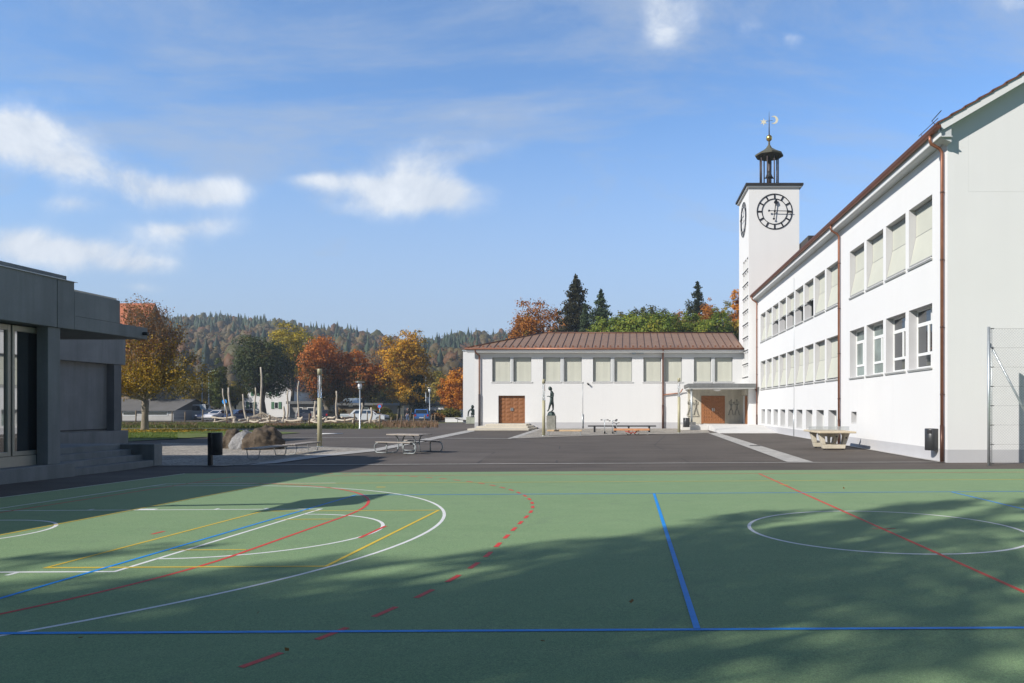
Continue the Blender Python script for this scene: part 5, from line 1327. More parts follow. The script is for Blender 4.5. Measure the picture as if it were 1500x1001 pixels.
# ------------------------------------------------------------------ vehicles
def car(label, px, Y, rz, col, L=4.2, H=1.48, Wd=1.75, kind='hatch', group='cars on the parking area'):
    pm = bpy.data.materials.get('car paint ' + label[:20]) or mat('car paint ' + label[:20], col, .28, .04, 2, spec=.5, coat=.6)
    t = thing('parked_van' if kind == 'van' else 'parked_car', label, 'van' if kind == 'van' else 'car', (XW(px, Y), Y, .01), rz, group)
    l = L / 2; gc = .20
    if kind == 'van':
        low = [(-l, gc), (-l, .95), (-l + .25, 1.12), (-l + .9, 1.22), (l - .05, 1.22), (l, .9), (l, gc)]
        cab = [(-l + .55, 1.2), (-l + 1.35, H - .12), (-l + 1.7, H), (l - .25, H), (l - .04, 1.2)]
    elif kind == 'estate':
        low = [(-l, gc), (-l, .62), (-l + .15, .80), (-l + 1.0, .93), (l - .08, .97), (l, .72), (l, gc)]
        cab = [(-l + .95, .92), (-l + 1.65, H - .06), (-l + 2.1, H), (l - .65, H), (l - .12, .96)]
    else:
        low = [(-l, gc), (-l, .60), (-l + .15, .78), (-l + .95, .92), (l - .08, .97), (l, .72), (l, gc)]
        cab = [(-l + .9, .91), (-l + 1.65, H - .06), (-l + 2.1, H), (l - .75, H - .04), (l - .12, .96)]
    def loft(out, w0, w1, z0, z1):
        mb = MB(); n = len(out); wf = lambda z: w0 + (w1 - w0) * min(1, max(0, (z - z0) / (z1 - z0)))
        A = [(a, -wf(z) / 2, z) for a, z in out]; B = [(a, wf(z) / 2, z) for a, z in out]
        mb.quad(*A); mb.quad(*B)
        for i in range(n): j = (i + 1) % n; mb.quad(A[i], A[j], B[j], B[i])
        return mb
    b = loft(low, Wd, Wd * .97, gc, 1.0).build('body', pm, t, world=False, bevel=.05)
    c = loft(cab, Wd * .95, Wd * .80, .92, H).build('cabin', pm, t, world=False, bevel=.05)
    gz0 = 1.26 if kind == 'van' else .99
    k = lambda a, z: (a, z)
    def side_window(x0, x1, xt0, xt1, zb, zt):
        for s in (-1, 1):
            wv = lambda z: (Wd * .95 + (Wd * .80 - Wd * .95) * (z - .92) / (H - .92)) / 2 + .006
            MB().quad((x0, s * wv(zb), zb), (x1, s * wv(zb), zb), (xt1, s * wv(zt), zt), (xt0, s * wv(zt), zt)).build('side_window', 'glass', c, world=False)
    zt = H - .10
    if kind == 'van': side_window(-l + .78, -l + 1.75, -l + 1.42, -l + 1.75, 1.30, H - .22); side_window(-l + 1.9, l - .5, -l + 1.9, l - .6, 1.32, H - .25)
    else: side_window(-l + 1.2, 0, -l + 1.75, 0, gz0, zt); side_window(.06, l - .45, .06, l - .85, gz0, zt)
    f = cab; 
    def endwin(a, bb, name, off):
        (xa, za), (xb, zb) = a, bb; q0, q1 = .12, .88
        p0 = (xa + (xb - xa) * q0 + off, za + (zb - za) * q0); p1 = (xa + (xb - xa) * q1 + off, za + (zb - za) * q1)
        w = Wd * .40
        MB().quad((p0[0], -w, p0[1]), (p0[0], w, p0[1]), (p1[0], w * .88, p1[1]), (p1[0], -w * .88, p1[1])).build(name, 'glass', c, world=False)
    endwin(cab[0], cab[1], 'windscreen', -.012); endwin(cab[-1], cab[-2], 'rear_window', .012)
    for sx in (-l + .8, l - .78):
        for s in (-1, 1):
            w = MB().path([(sx, s * (Wd / 2 - .2), .31), (sx, s * (Wd / 2 + .01), .31)], .31, 18).build('wheel', 'tyre', t, world=False)
            MB().path([(sx, s * (Wd / 2 + .011), .31), (sx, s * (Wd / 2 + .022), .31)], .19, 14).build('rim', 'rim', w, world=False)
    for s in (-1, 1):
        MB().box(l - .06, l + .012, s * (Wd / 2 - .17) - .10, s * (Wd / 2 - .17) + .10, .70, .95 if kind != 'van' else 1.3).build('tail_light', 'tail', t, world=False)
        MB().box(-l - .012, -l + .12, s * (Wd / 2 - .24) - .16, s * (Wd / 2 - .24) + .16, .60, .74).build('headlight', 'headlamp', t, world=False)
        MB().box(-l + 1.25, -l + 1.40, s * (Wd / 2 + .08) - .08, s * (Wd / 2 + .08) + .08, 1.0, 1.12).build('wing_mirror', pm, t, world=False, bevel=.02)
    MB().box(l + .003, l + .014, -.26, .26, .48, .60).build('number_plate', 'plate', t, world=False)
    MB().box(-l - .04, -l + .05, -Wd / 2 + .05, Wd / 2 - .05, .24, .45).box(l - .05, l + .04, -Wd / 2 + .05, Wd / 2 - .05, .24, .45).build('bumper', 'anthracite', t, world=False, bevel=.02)
car('white and grey panel van with dark windows on the parking area', 279.5, 102, R(8), (.42, .44, .46), 5.0, 2.25, 1.95, 'van')
car('dark blue car parked right of the van', 309, 101, R(80), (.02, .035, .09), kind='hatch')
car('white roofed car behind the leaning playground poles', 322, 97, R(75), (.62, .60, .62), kind='hatch')
car('blue car between the leaning poles and the forked pole', 350, 98, R(65), (.03, .06, .17), 4.3, kind='hatch')
car('dark blue estate car with red tail lamps showing its rear', 444, 94, R(-62), (.018, .025, .05), 4.5, 1.52, kind='estate')
car('dark car half hidden by the beige lamp column', 476, 96, R(-80), (.02, .022, .04), 4.3, kind='hatch')
car('silver white estate car right of the maple trunk', 541, 92, R(178), (.52, .54, .56), 4.6, 1.5, kind='estate')
car('bright blue hatchback seen from behind near the hall', 616.5, 88.5, R(-72), (.045, .15, .42), 4.1, 1.6, 1.78, kind='hatch')
t = thing('flatbed_trailer', 'pale low flatbed trailer parked left of the silver car', 'trailer', (XW(520, 93), 93, 0))
MB().box(-1.6, 1.6, -.9, .9, .55, .95).build('tray', 'galv', t, world=False, bevel=.03)
for s in (-1, 1): MB().path([(.2, s * .95, .3), (.2, s * 1.1, .3)], .3, 16).build('wheel', 'tyre', t, world=False)

# ------------------------------------------------------------------ distant houses
def house(name, label, px0, px1, Y, ye, yr, wallm, roofm, depth=10, gable='front', wins=(), winm='glass', shutter=None):
    x0, x1 = XW(px0, Y), XW(px1, Y); h, hr = ZW(ye, Y), ZW(yr, Y)
    t = thing(name, label, 'house', ((x0 + x1) / 2, Y, 0)); xm = (x0 + x1) / 2; o = .4
    mb = MB()
    if gable == 'front':
        mb.quad((x0, Y, 0), (x1, Y, 0), (x1, Y, h), (xm, Y, hr - .15), (x0, Y, h)); mb.quad((x0, Y + depth, 0), (x1, Y + depth, 0), (x1, Y + depth, h), (xm, Y + depth, hr - .15), (x0, Y + depth, h))
        mb.quad((x0, Y, 0), (x0, Y + depth, 0), (x0, Y + depth, h), (x0, Y, h)); mb.quad((x1, Y, 0), (x1, Y + depth, 0), (x1, Y + depth, h), (x1, Y, h))
    else: mb.box(x0, x1, Y, Y + depth, 0, h)
    mb.build('wall', wallm, t)
    rf = MB(); s = (hr - h) / max(.1, (xm - x0))
    if gable == 'front':
        for sg in (-1, 1):
            xe = xm + sg * ((x1 - x0) / 2 + o); ze = h - s * o
            rf.quad((xe, Y - o, ze), (xm, Y - o, hr), (xm, Y + depth + o, hr), (xe, Y + depth + o, ze))
            rf.quad((xe, Y - o, ze - .2), (xm, Y - o, hr - .2), (xm, Y - o, hr), (xe, Y - o, ze))
    elif gable == 'side':
        rf.quad((x0 - o, Y - o, h - .1), (x1 + o, Y - o, h - .1), (x1 + o, Y + depth / 2, hr), (x0 - o, Y + depth / 2, hr)); rf.quad((x0 - o, Y + depth + o, h - .1), (x1 + o, Y + depth + o, h - .1), (x1 + o, Y + depth / 2, hr), (x0 - o, Y + depth / 2, hr))
        for xx in (x0, x1): rf.quad((xx, Y, h), (xx, Y + depth, h), (xx, Y + depth / 2, hr - .1))
    else: rf.box(x0 - .3, x1 + .3, Y - .6, Y + depth + .3, h + .003, hr)
    rf.build('roof', roofm, t)
    for (a, b, c, d) in wins:
        xa, xb, zc, zd = XW(a, Y), XW(b, Y), ZW(d, Y), ZW(c, Y)
        w = MB().box(xa, xb, Y - .05, Y - .004, zc, zd).build('window', 'frame_white', t)
        MB().box(xa + .1, xb - .1, Y - .07, Y - .053, zc + .1, zd - .1).build('pane', winm, w)
        if shutter:
            for q in (xa - .55, xb + .03): MB().box(q, q + .52, Y - .09, Y - .006, zc, zd).build('shutter', shutter, w)
    return t
green = mat('green shutter paint', (.06, .17, .09), .6, .1); redp = mat('red window paint', (.35, .03, .02), .6, .1)
def gable_house():
    x1 = -73.2; t = thing('gable_house', 'large house with steep red tiled roof behind the half bare lawn tree', 'house', (-84, 110, 0)); y0, y1, ym = 104.5, 114.5, 109.5; h, hr = 10.6, 17.8; x0 = -98
    mb = MB(); mb.box(x0, x1, y0, y1, 0, h)
    for x in (x0, x1): mb.quad((x, y0, h), (x, y1, h), (x, ym, hr - .1))
    mb.build('wall', mat('brown weathered gable', (.20, .155, .115), .9, .25, .6), t)
    r = MB(); s = (hr - h) / (ym - y0); e = .5
    for sg, ye in ((-1, y0 - e), (1, y1 + e)):
        r.quad((x0 - .4, ye, h - s * e), (x1 + .5, ye, h - s * e), (x1 + .5, ym, hr), (x0 - .4, ym, hr)); r.quad((x1 + .5, ye, h - s * e - .25), (x1 + .5, ye, h - s * e), (x1 + .5, ym, hr), (x1 + .5, ym, hr - .25))
    r.build('roof', 'tile_red', t)
    for y, z in ((107, 8), (111.5, 8), (107, 4.5), (111.5, 4.5), (109.4, 12.5)):
        w = MB().box(x1 + .004, x1 + .05, y - .6, y + .6, z, z + 1.5).build('window', 'frame_white', t); MB().box(x1 + .053, x1 + .07, y - .5, y + .5, z + .1, z + 1.4).build('pane', 'glass', w)
gable_house()
house('long_shed', 'long low shed with grey roof left behind the van', 110, 254, 97, 601.0, 584, mat('weathered pale boards', (.42, .41, .39), .8, .15, .5), mat('grey shed roof', (.13, .125, .12), .8, .15, .5), 9, 'side', ((180, 200, 603, 609), (215, 246, 602.5, 609)))
house('villa', 'white villa with green shutters behind the dark tree trunk', 356, 428, 132, 571, 545, 'render', 'tile', 10, 'front', ((365, 371, 589, 599), (402, 408, 589, 599), (372, 377, 573, 580), (398, 404, 573, 580)), shutter=green)
house('white_house', 'white gabled house with red windows behind the maple trunk', 464, 482, 140, 592, 572, 'render', 'tile', 10, 'front', ((474, 477, 579, 583), (476, 480, 587.5, 591)), winm=redp)
house('flat_building', 'low grey flat roofed building left of the beige lamp column', 424, 470, 120, 592, 588, mat('dull grey facade', (.30, .29, .27), .9, .1, .5), 'concrete_dark', 10, 'flat', ((436, 444, 597, 604), (450, 460, 597, 604)))
house('bus_shelter_building', 'low brown building with glazed roof behind the lamp post', 495, 560, 122, 594, 590.5, mat('brown facade boards', (.16, .13, .09), .9, .15, .5), 'concrete_dark', 8, 'flat', ((511, 517, 592.5, 596), (530, 540, 596, 604)))
house('glass_pavilion', 'small pavilion with sloping glass roof above the brown building', 498, 523, 131, 590, 583, 'galv', mat('grey glass roof', (.25, .30, .33), .25, .1, .5), 8, 'side')
house('modern_pavilion', 'long low modern pavilion with white bands behind the blue hatchback', 592, 668, 108, 594, 591, 'terrace', 'concrete', 14, 'flat', ((597, 608, 594.4, 597.2), (612, 622, 594.4, 597.2), (626, 634, 594.4, 597.2), (636, 650, 594.4, 597.2)))
t = thing('band_wall', 'white concrete band wall below the windows of the modern pavilion', 'wall', (XW(620, 106), 106, 0))
MB().box(XW(592, 106), XW(652, 106), 105.8, 106.2, ZW(600, 106), ZW(597.6, 106)).build('upper_band', 'render', t); MB().box(XW(592, 106), XW(648, 106), 105.9, 106.1, 0, ZW(601.4, 106)).build('lower_wall', 'concrete_dark', t)
t = thing('garden_wall', 'low white garden wall left of the crouching statue', 'wall', (XW(670, 87), 87, 0))
MB().box(XW(652.5, 87), XW(690, 87), 86.85, 87.1, 0, ZW(612.6, 87)).build('wall_body', 'render', t); MB().box(XW(652.2, 87), XW(690, 87), 86.8, 87.15, ZW(612.6, 87) + .002, ZW(612.6, 87) + .06).build('coping', 'sill', t)
t = thing('garden_lounger', 'dark reclining seat before the low white garden wall', 'bench', (XW(676, 84), 84, 0))
MB().prism([(-.7, .55), (-.2, .38), (.9, .30), (.9, .24), (-.2, .31), (-.72, .48)], .6, 'y', -.3).build('seat', 'black', t, world=False)
for xx in (-.45, .6): MB().path([(xx, 0, 0), (xx, 0, .33)], .03, 6).build('leg', 'black', t, world=False)
for px, Y, yt, lab in ((655.5, 104, 581, 'small white figure shaped finial on the pavilion roof right'), (626, 110, 581.5, 'white round chimney on the pavilion roof')):
    t = thing('roof_chimney', lab, 'chimney', (XW(px, Y), Y, ZW(592, Y)))
    h = ZW(yt, Y) - ZW(592, Y); r = .13 if px > 650 else .26
    MB().lathe([(r, 0), (r, h * .5), (r * .7, h * .6), (r, h * .8), (r * .6, h)], n=12).build('flue', 'render', t, world=False)
# ------------------------------------------------------------------ trees
def leaf_quads(P, size, rng, flat=0.0, out=None):
    """P (N,3): one randomly turned leaf (a quad) per point"""
    N = len(P); n = rng.normal(size=(N, 3))
    if out is not None: n = n * .5 + out
    n[:, 2] = n[:, 2] * (1 - flat) + flat * 1.2; n /= np.linalg.norm(n, axis=1, keepdims=True)
    a = rng.normal(size=(N, 3)); a -= n * (a * n).sum(1, keepdims=True); a /= np.linalg.norm(a, axis=1, keepdims=True); b = np.cross(n, a)
    s = size * rng.uniform(.6, 1.35, (N, 1)); a = a * s * .5; b = b * s * .36
    return np.stack([P - a * .9 - b * .25, P - a * .1 - b, P + a, P - a * .1 + b], axis=1)

def crown_points(rng, c, r, lobes, clumps, per, cs, shell=.55, bottom=-.75):
    """clumpy crown: lobes on an ellipsoid, clumps on the lobes, leaves round the clumps"""
    c = np.array(c); r = np.array(r); C = []
    L = []
    for _ in range(lobes):
        d = rng.normal(size=3); d /= np.linalg.norm(d); d[2] = max(d[2], bottom)
        L.append((c + d * r * rng.uniform(.35, .68), r * rng.uniform(.32, .52)))
    L.append((c, r * .6))
    for i in range(clumps):
        lc, lr = L[rng.integers(len(L))]; d = rng.normal(size=3); d /= np.linalg.norm(d)
        C.append(lc + d * lr * (shell + (1 - shell) * rng.random() ** .5) * rng.uniform(.85, 1.1))
    C = np.array(C); k = rng.poisson(per, len(C)).clip(3)
    B = np.repeat(C, k, axis=0); D = rng.normal(size=B.shape) * np.array([1, 1, .75]); P = B + D * cs
    o = (B - c) / r; o /= np.linalg.norm(o, axis=1, keepdims=True) + 1e-6; D /= np.linalg.norm(D, axis=1, keepdims=True) + 1e-6
    o = o * .55 + D * .75 + np.array([0, 0, .15])
    crown_points.out = o
    return C, P

def trunk_mesh(base, top, r, limbs, rng, rl=.35):
    mb = MB(); b, t = Vector(base), Vector(top); n = 6
    pts = [b.lerp(t, i / (n - 1)) + Vector((.06 * math.sin(i * 1.7 + b.x), .05 * math.cos(i * 2.1), 0)) * (1 if i else 0) * r * 6 for i in range(n)]
    mb.path(pts, [r * (1.35 if i == 0 else 1.0 - .55 * i / (n - 1)) for i in range(n)], 9)
    for q in limbs:
        q = Vector(q); f = rng.uniform(.35, 1.0); a = b.lerp(t, f); m = a.lerp(q, .5) + Vector((rng.uniform(-.2, .2), rng.uniform(-.2, .2), .12 * (q - a).length))
        rr = r * rl * rng.uniform(.7, 1.1); mb.path([a, a.lerp(m, .55), m, m.lerp(q, .6), q], [rr, rr * .8, rr * .6, rr * .35, rr * .12], 5, False)
    return mb

def broad_tree(name, label, px, Y, ytop, hw, ycb, m, leaf=.22, clumps=260, per=30, lobes=9, trunk=.25, base=0.0, squash=.95, group=None, bark='bark', seed=1, depth=None, limbs=26, cs=None, tx=None):
    rng = np.random.default_rng(seed); x = XW(px, Y); zt, zb = ZW(ytop, Y), ZW(ycb, Y); rx = hw * Y / F; ry = depth or rx * squash; rz = (zt - zb) / 2
    xb = XW(tx, Y) if tx else x
    t = thing(name, label, 'tree', (xb, Y, base), group=group)
    C, P = crown_points(rng, (x, Y, (zt + zb) / 2), (rx, ry, rz), lobes, int(clumps * .8), per * 1.35, cs or max(.2, rx * .075))
    P[:, 2] = np.maximum(P[:, 2], base + .3)
    idx = rng.choice(len(C), min(limbs, len(C)), replace=False)
    trunk_mesh((xb, Y, base - .1), (x, Y, zb + (zt - zb) * .45), trunk, [C[i] for i in idx], rng).build('trunk', bark, t)
    quads_obj('crown', leaf_quads(P, leaf, rng, out=crown_points.out), m, t); return t

def conifer(name, label, px, Y, ytop, hw, ycb, m, leaf=.25, tiers=22, seed=1, base=0.0, group=None, droop=.35, per=8, trunk=.22, irregular=.25):
    rng = np.random.default_rng(seed); x = XW(px, Y); zt, zb = ZW(ytop, Y), ZW(ycb, Y); rx = hw * Y / F
    t = thing(name, label, 'tree', (x, Y, base), group=group); P = []; tr = MB()
    tr.path([(x, Y, base - .1), (x, Y, (zt + base) / 2), (x, Y, zt)], [trunk, trunk * .6, .02], 8)
    for i in range(tiers):
        q = i / (tiers - 1); z = zb + (zt - zb) * q; R_ = rx * (1 - q) ** .75 * rng.uniform(1 - irregular, 1.08) + .12; nb = max(5, int(13 * (1 - q * .5)))
        for k in range(nb):
            a = 2 * math.pi * (k + rng.random()) / nb; rr = R_ * rng.uniform(.65, 1.08); n = int(6 + per * rr)
            s = np.linspace(.12, 1, n)[:, None]; d = np.array([math.cos(a), math.sin(a), 0])
            z2 = z + rng.uniform(-.7, .7) * (zt - zb) / tiers; br = np.array([x, Y, z2]) + d * rr * s + np.array([0, 0, 1]) * (-droop * rr * s ** 1.5 + .18 * rr * s ** 4)
            for _ in range(4): P.append(br + rng.normal(size=br.shape) * np.array([.22, .22, .20]) * (.5 + rr * .22) - np.array([0, 0, .12 * rr]) * rng.random((n, 1)))
            if rr > .7: tr.path([(x, Y, z), tuple(br[n // 2]), tuple(br[-1])], [.035, .022, .008], 4, False)
    ld = np.linspace(0, 1, 40)[:, None]; P.append(np.array([x, Y, zt - .9]) + ld * np.array([0, 0, 1.5]) + rng.normal(size=(40, 3)) * .16 * (1.05 - ld))
    tr.build('trunk', 'bark', t); quads_obj('crown', leaf_quads(np.concatenate(P), leaf, rng, .3), m, t); return t

FM = dict(
    gold=foliage('golden leaves', [(.065, .06, .010), (.22, .145, .012), (.42, .25, .015), (.15, .13, .015)], .5),
    olive=foliage('olive yellow leaves', [(.06, .07, .012), (.17, .145, .015), (.34, .23, .02), (.12, .11, .015)], .5),
    brown=foliage('brown leaves', [(.08, .045, .018), (.17, .085, .025), (.26, .12, .03), (.12, .08, .03)], .6),
    dark=foliage('dark green leaves', [(.018, .028, .008), (.030, .046, .010), (.050, .062, .012), (.13, .085, .015)], .35, zg=.25),
    red=foliage('red orange maple leaves', [(.022, .034, .008), (.045, .050, .010), (.13, .06, .012), (.34, .10, .014), (.44, .15, .018), (.26, .09, .018)], .40, rnd=.36, zg=.42),
    redgreen=foliage('maple leaves turning red', [(.028, .042, .010), (.06, .06, .012), (.16, .07, .014), (.34, .11, .016)], .33, rnd=.36),
    yellow=foliage('yellow orange leaves', [(.06, .065, .010), (.24, .145, .012), (.52, .27, .014), (.60, .34, .02)], .4),
    ygreen=foliage('yellow green leaves', [(.09, .10, .012), (.28, .22, .015), (.48, .34, .018)], .4),
    orange=foliage('orange leaves', [(.16, .05, .014), (.34, .11, .014), (.50, .21, .016), (.40, .16, .018)], .6, zg=.2),
    colgreen=foliage('columnar hedge leaves', [(.035, .055, .010), (.075, .095, .016), (.13, .13, .02)], .8),
    lime=foliage('fresh green leaves', [(.05, .085, .012), (.10, .15, .018), (.17, .20, .025), (.24, .20, .02)], .6),
    spruce=foliage('dark spruce needles', [(.012, .020, .010), (.022, .034, .014), (.045, .045, .018)], .5),
    sprucebrown=foliage('brownish spruce needles', [(.018, .020, .010), (.035, .036, .014), (.065, .046, .018)], .5),
    pine=foliage('blue green pine needles', [(.025, .045, .022), (.05, .075, .035), (.075, .10, .045)], .6),
    beech=foliage('rust beech leaves', [(.12, .045, .012), (.26, .095, .014), (.36, .14, .018), (.20, .09, .02)], .5),
    ivy=foliage('dark ivy leaves', [(.012, .02, .006), (.025, .035, .010)], .6),
    hedge=foliage('hedge leaves', [(.05, .065, .012), (.13, .12, .018), (.20, .17, .02)], .8),
)
# nearest: the half bare tree on the lawn
def lawn_tree():
    rng = np.random.default_rng(21); Y = 54.5; x = XW(212, Y)
    t = thing('lawn_tree', 'half bare lawn tree with golden lower crown and bare brown upper twigs', 'tree', (x, Y, 0))
    zt = ZW(425, Y); mb = MB(); b = Vector((x, Y, 0)); f = Vector((x + .05, Y, 2.35))
    mb.path([(x, Y, -.1), (x, Y, .25), (x + .03, Y, 1.2), tuple(f)], [.34, .26, .22, .25], 12)
    P = []; PB = []
    nl = 38
    for i in range(nl):
        a = 2 * math.pi * (i + rng.random()) / nl; el = rng.random() ** .8                  # 0 spreading, 1 upright
        rad = (4.5 * (1 - el) + .5) * rng.uniform(.75, 1.08); hz = 3.0 + (zt - 3.0) * (el ** .75) * rng.uniform(.8, 1.0)
        tip = Vector((x + rad * math.cos(a), Y + rad * math.sin(a), hz)); mid = f.lerp(tip, .5) + Vector((math.cos(a) * .35, math.sin(a) * .35, .25 - .5 * (1 - el) * 0))
        r0 = rng.uniform(.05, .10); pts = [f, f.lerp(mid, .5) + Vector((0, 0, -.05)), mid, mid.lerp(tip, .55), tip]; mb.path(pts, [r0, r0 * .8, r0 * .55, r0 * .3, .008], 6, False)
        for j in range(26):                                                                   # side twigs
            q = rng.uniform(.25, 1.0); seg = min(3, int(q * 4)); p = pts[seg].lerp(pts[seg + 1], q * 4 - seg)
            d = Vector(rng.normal(size=3)).normalized(); d.z = abs(d.z) * .8 + .25; d = d.normalized(); L = rng.uniform(.4, 1.15); e = p + d * L
            mb.path([p, p.lerp(e, .5) + Vector(rng.normal(size=3)) * .05, e], [.013, .009, .004], 4, False)
            for k in range(5):
                o = p.lerp(e, rng.uniform(.3, 1)); d2 = Vector(rng.normal(size=3)).normalized(); e2 = o + d2 * rng.uniform(.15, .42); mb.path([o, e2], [.006, .003], 3, False)
                hrel = (e2.z - 3.0) / (zt - 3.0)
                n = int(rng.poisson(9 if hrel < .22 else 6.2 if hrel < .5 else 3.0))
                for _ in range(n):
                    v = np.array(e2) + rng.normal(size=3) * .16
                    (P if rng.random() > hrel * 1.5 else PB).append(v)
    # dense skirt
    for i in range(190):
        a = rng.uniform(0, 2 * math.pi); r = 4.3 * math.sqrt(rng.random()); c = np.array([x + r * math.cos(a), Y + r * math.sin(a), 2.7 + rng.uniform(0, 1.9) + .25 * r * rng.random()])
        P += list(c + rng.normal(size=(22, 3)) * np.array([.30, .30, .20]))
    mb.build('trunk', 'bark_pale', t)
    quads_obj('crown', leaf_quads(np.array(P), .15, rng), FM['gold'], t); quads_obj('upper_crown', leaf_quads(np.array(PB), .13, rng), FM['brown'], t)
lawn_tree()
G1 = 'trees around the playground'
broad_tree('broad_tree', 'large dark green broad tree behind the rope cone', 386, 108, 475, 55, 602, FM['dark'], .28, 640, 34, 12, .45, seed=3, group=G1, limbs=30)
broad_tree('broad_tree', 'yellow green crowned tree rising behind the large dark tree', 428, 124, 459, 42, 570, FM['ygreen'], .30, 320, 28, 8, .35, seed=4, group=G1)
broad_tree('columnar_tree', 'narrow columnar green tree left of the large dark tree', 322, 104, 507, 19, 606, FM['colgreen'], .22, 190, 36, 5, .16, seed=5, group=G1, limbs=10)
broad_tree('maple_tree', 'red orange maple left of the disc lamp post with pale trunk', 470, 102, 494, 51, 604, FM['red'], .27, 560, 32, 11, .40, seed=6, group=G1, bark='bark_pale', tx=484)
broad_tree('maple_tree', 'smaller red maple crown between the large red maple and the yellow tree', 535, 104, 506, 40, 600, FM['red'], .27, 360, 30, 7, .28, seed=7, group=G1, tx=528)
broad_tree('yellow_tree', 'tall golden yellow tree with dark ivy trunk in the middle', 595, 106, 478, 46, 598, FM['yellow'], .27, 460, 30, 12, .34, seed=8, group=G1, tx=609)
t = thing('ivy_column', 'dark ivy clad stem under the golden yellow tree', 'ivy', (XW(611, 105), 105, 0), group=None)
rng = np.random.default_rng(11); q = rng.random(2600); rad = 1.5 * (1 - q * .45); a = rng.uniform(0, 6.283, 2600); rr = rad * np.sqrt(rng.random(2600))
MB().path([(XW(611, 105), 105, 0), (XW(609, 105), 105, 5)], [.3, .2], 8).build('stem', 'bark', t)
quads_obj('leaves', leaf_quads(np.stack([XW(611, 105) + rr * np.cos(a), 105 + rr * np.sin(a), q * 6.5], 1), .3, rng), FM['ivy'], t)
broad_tree('orange_tree', 'round orange autumn tree beside the left end of the hall', 672, 98, 534, 36, 606, FM['orange'], .22, 340, 34, 8, .2, seed=9, group=G1)
broad_tree('small_tree', 'small yellow tree before the modern pavilion', 607, 103, 558, 26, 597, FM['yellow'], .22, 90, 20, 6, .1, seed=10, group=G1, tx=600)
broad_tree('grey_tree', 'thin grey olive tree behind the red and white mast', 634, 150, 528, 34, 604, FM['olive'], .4, 200, 24, 7, .2, seed=12, group=G1)
broad_tree('grey_tree', 'half bare brown tree rising behind the golden yellow tree', 560, 150, 482, 42, 590, FM['brown'], .34, 150, 16, 8, .2, seed=13, group=G1)
broad_tree('yellow_bush_tree', 'loose olive yellow tree behind the van', 285, 128, 545, 40, 605, FM['olive'], .34, 220, 22, 8, .16, seed=14, group=G1)
broad_tree('yellow_bush_tree', 'olive yellow tree half hidden by the columnar tree', 345, 120, 556, 24, 604, FM['olive'], .3, 150, 22, 6, .14, seed=15, group=G1)
broad_tree('yellow_bush_tree', 'brown leafless tree right of the lawn tree', 248, 118, 480, 34, 590, FM['brown'], .26, 120, 12, 8, .18, seed=16, group=G1, limbs=50)
broad_tree('yellow_bush_tree', 'loose golden olive tree before the wall of the red roofed house', 222, 101, 505, 46, 600, FM['olive'], .24, 240, 20, 9, .18, seed=17, group=G1, limbs=50)
for k, (px, Y, yt, hw, m, lab) in enumerate(((318, 140, 548, 30, 'olive', 'olive tree far behind the columnar tree'), (405, 150, 540, 36, 'dark', 'dark tree standing behind the villa'), (452, 146, 552, 30, 'olive', 'olive tree behind the white gabled house'), (505, 140, 548, 34, 'redgreen', 'reddish tree behind the brown building'),
        (548, 138, 556, 34, 'hedge', 'yellow green tree behind the silver estate car'), (585, 142, 548, 30, 'olive', 'olive tree far behind the golden yellow tree'))):
    broad_tree('background_tree', lab, px, Y, yt, hw, 606, FM[m], .4, 160, 24, 7, .2, seed=300 + k, group=G1, limbs=12)
# shrubs
def shrub(label, px, Y, ytop, hw, m, seed, leaf=.2, n=70):
    rng = np.random.default_rng(seed); x = XW(px, Y); h = ZW(ytop, Y); rx = hw * Y / F
    t = thing('shrub', label, 'shrub', (x, Y, 0), group='shrubs and hedges behind the playground')
    C, P = crown_points(rng, (x, Y, h * .5), (rx, rx * .6, h * .52), 6, n, 30, max(.15, rx * .1)); P[:, 2] = np.maximum(P[:, 2], .05)
    quads_obj('leaves', leaf_quads(P, leaf, rng), m, t)
    s = MB()
    for k in range(5): s.path([(x + (k - 2) * .1, Y, 0), tuple(C[k])], [.03, .008], 4, False)
    s.build('stem', 'bark', t)
shrub('yellow green rounded bush beside the low white garden wall', 660, 91, 597, 20, FM['hedge'], 31, n=110)
shrub('clipped brown hedge right of the blue hatchback', 643, 90, 607, 12, FM['brown'], 32)
shrub('dark red shrub left of the second maple trunk', 502, 97, 598, 7, FM['redgreen'], 33, n=50)
shrub('yellow hedge above the silver estate car', 558, 101, 595, 18, FM['hedge'], 34, n=90)
shrub('low green hedge between the signs and the silver car', 575, 100, 606, 16, FM['hedge'], 35)
shrub('small dark shrub at the foot of the villa', 372, 118, 606, 16, FM['dark'], 36)
shrub('olive shrub left end of the parking area', 185, 104, 609, 14, FM['hedge'], 37)
# behind the hall
G2 = 'trees behind the hall roof'
broad_tree('beech_tree', 'rust brown beech at the left end of the hall ridge', 808, 100, 431, 58, 545, FM['beech'], .25, 560, 28, 11, .35, seed=41, group=G2)
broad_tree('beech_tree', 'low rust beech left of the tall beech, just above the hip', 770, 108, 462, 34, 540, FM['beech'], .27, 200, 26, 7, .2, seed=42, group=G2)
broad_tree('grey_tree', 'thin pale olive tree crown at the left flank of the beech', 779, 104, 440, 20, 520, FM['olive'], .22, 90, 14, 6, .15, seed=52, group=G2)
conifer('spruce_tree', 'tallest dark brown spruce behind the hall', 843, 98, 408, 64, 560, FM['sprucebrown'], .30, 26, 43, group=G2)
conifer('pine_tree', 'blue green conifer right of the tallest spruce', 880, 92, 430, 54, 560, FM['pine'], .26, 22, 44, group=G2, irregular=.35)
conifer('pine_tree', 'small blue green conifer in front of the tallest spruce', 857, 90, 452, 42, 560, FM['pine'], .24, 16, 45, group=G2, irregular=.35)
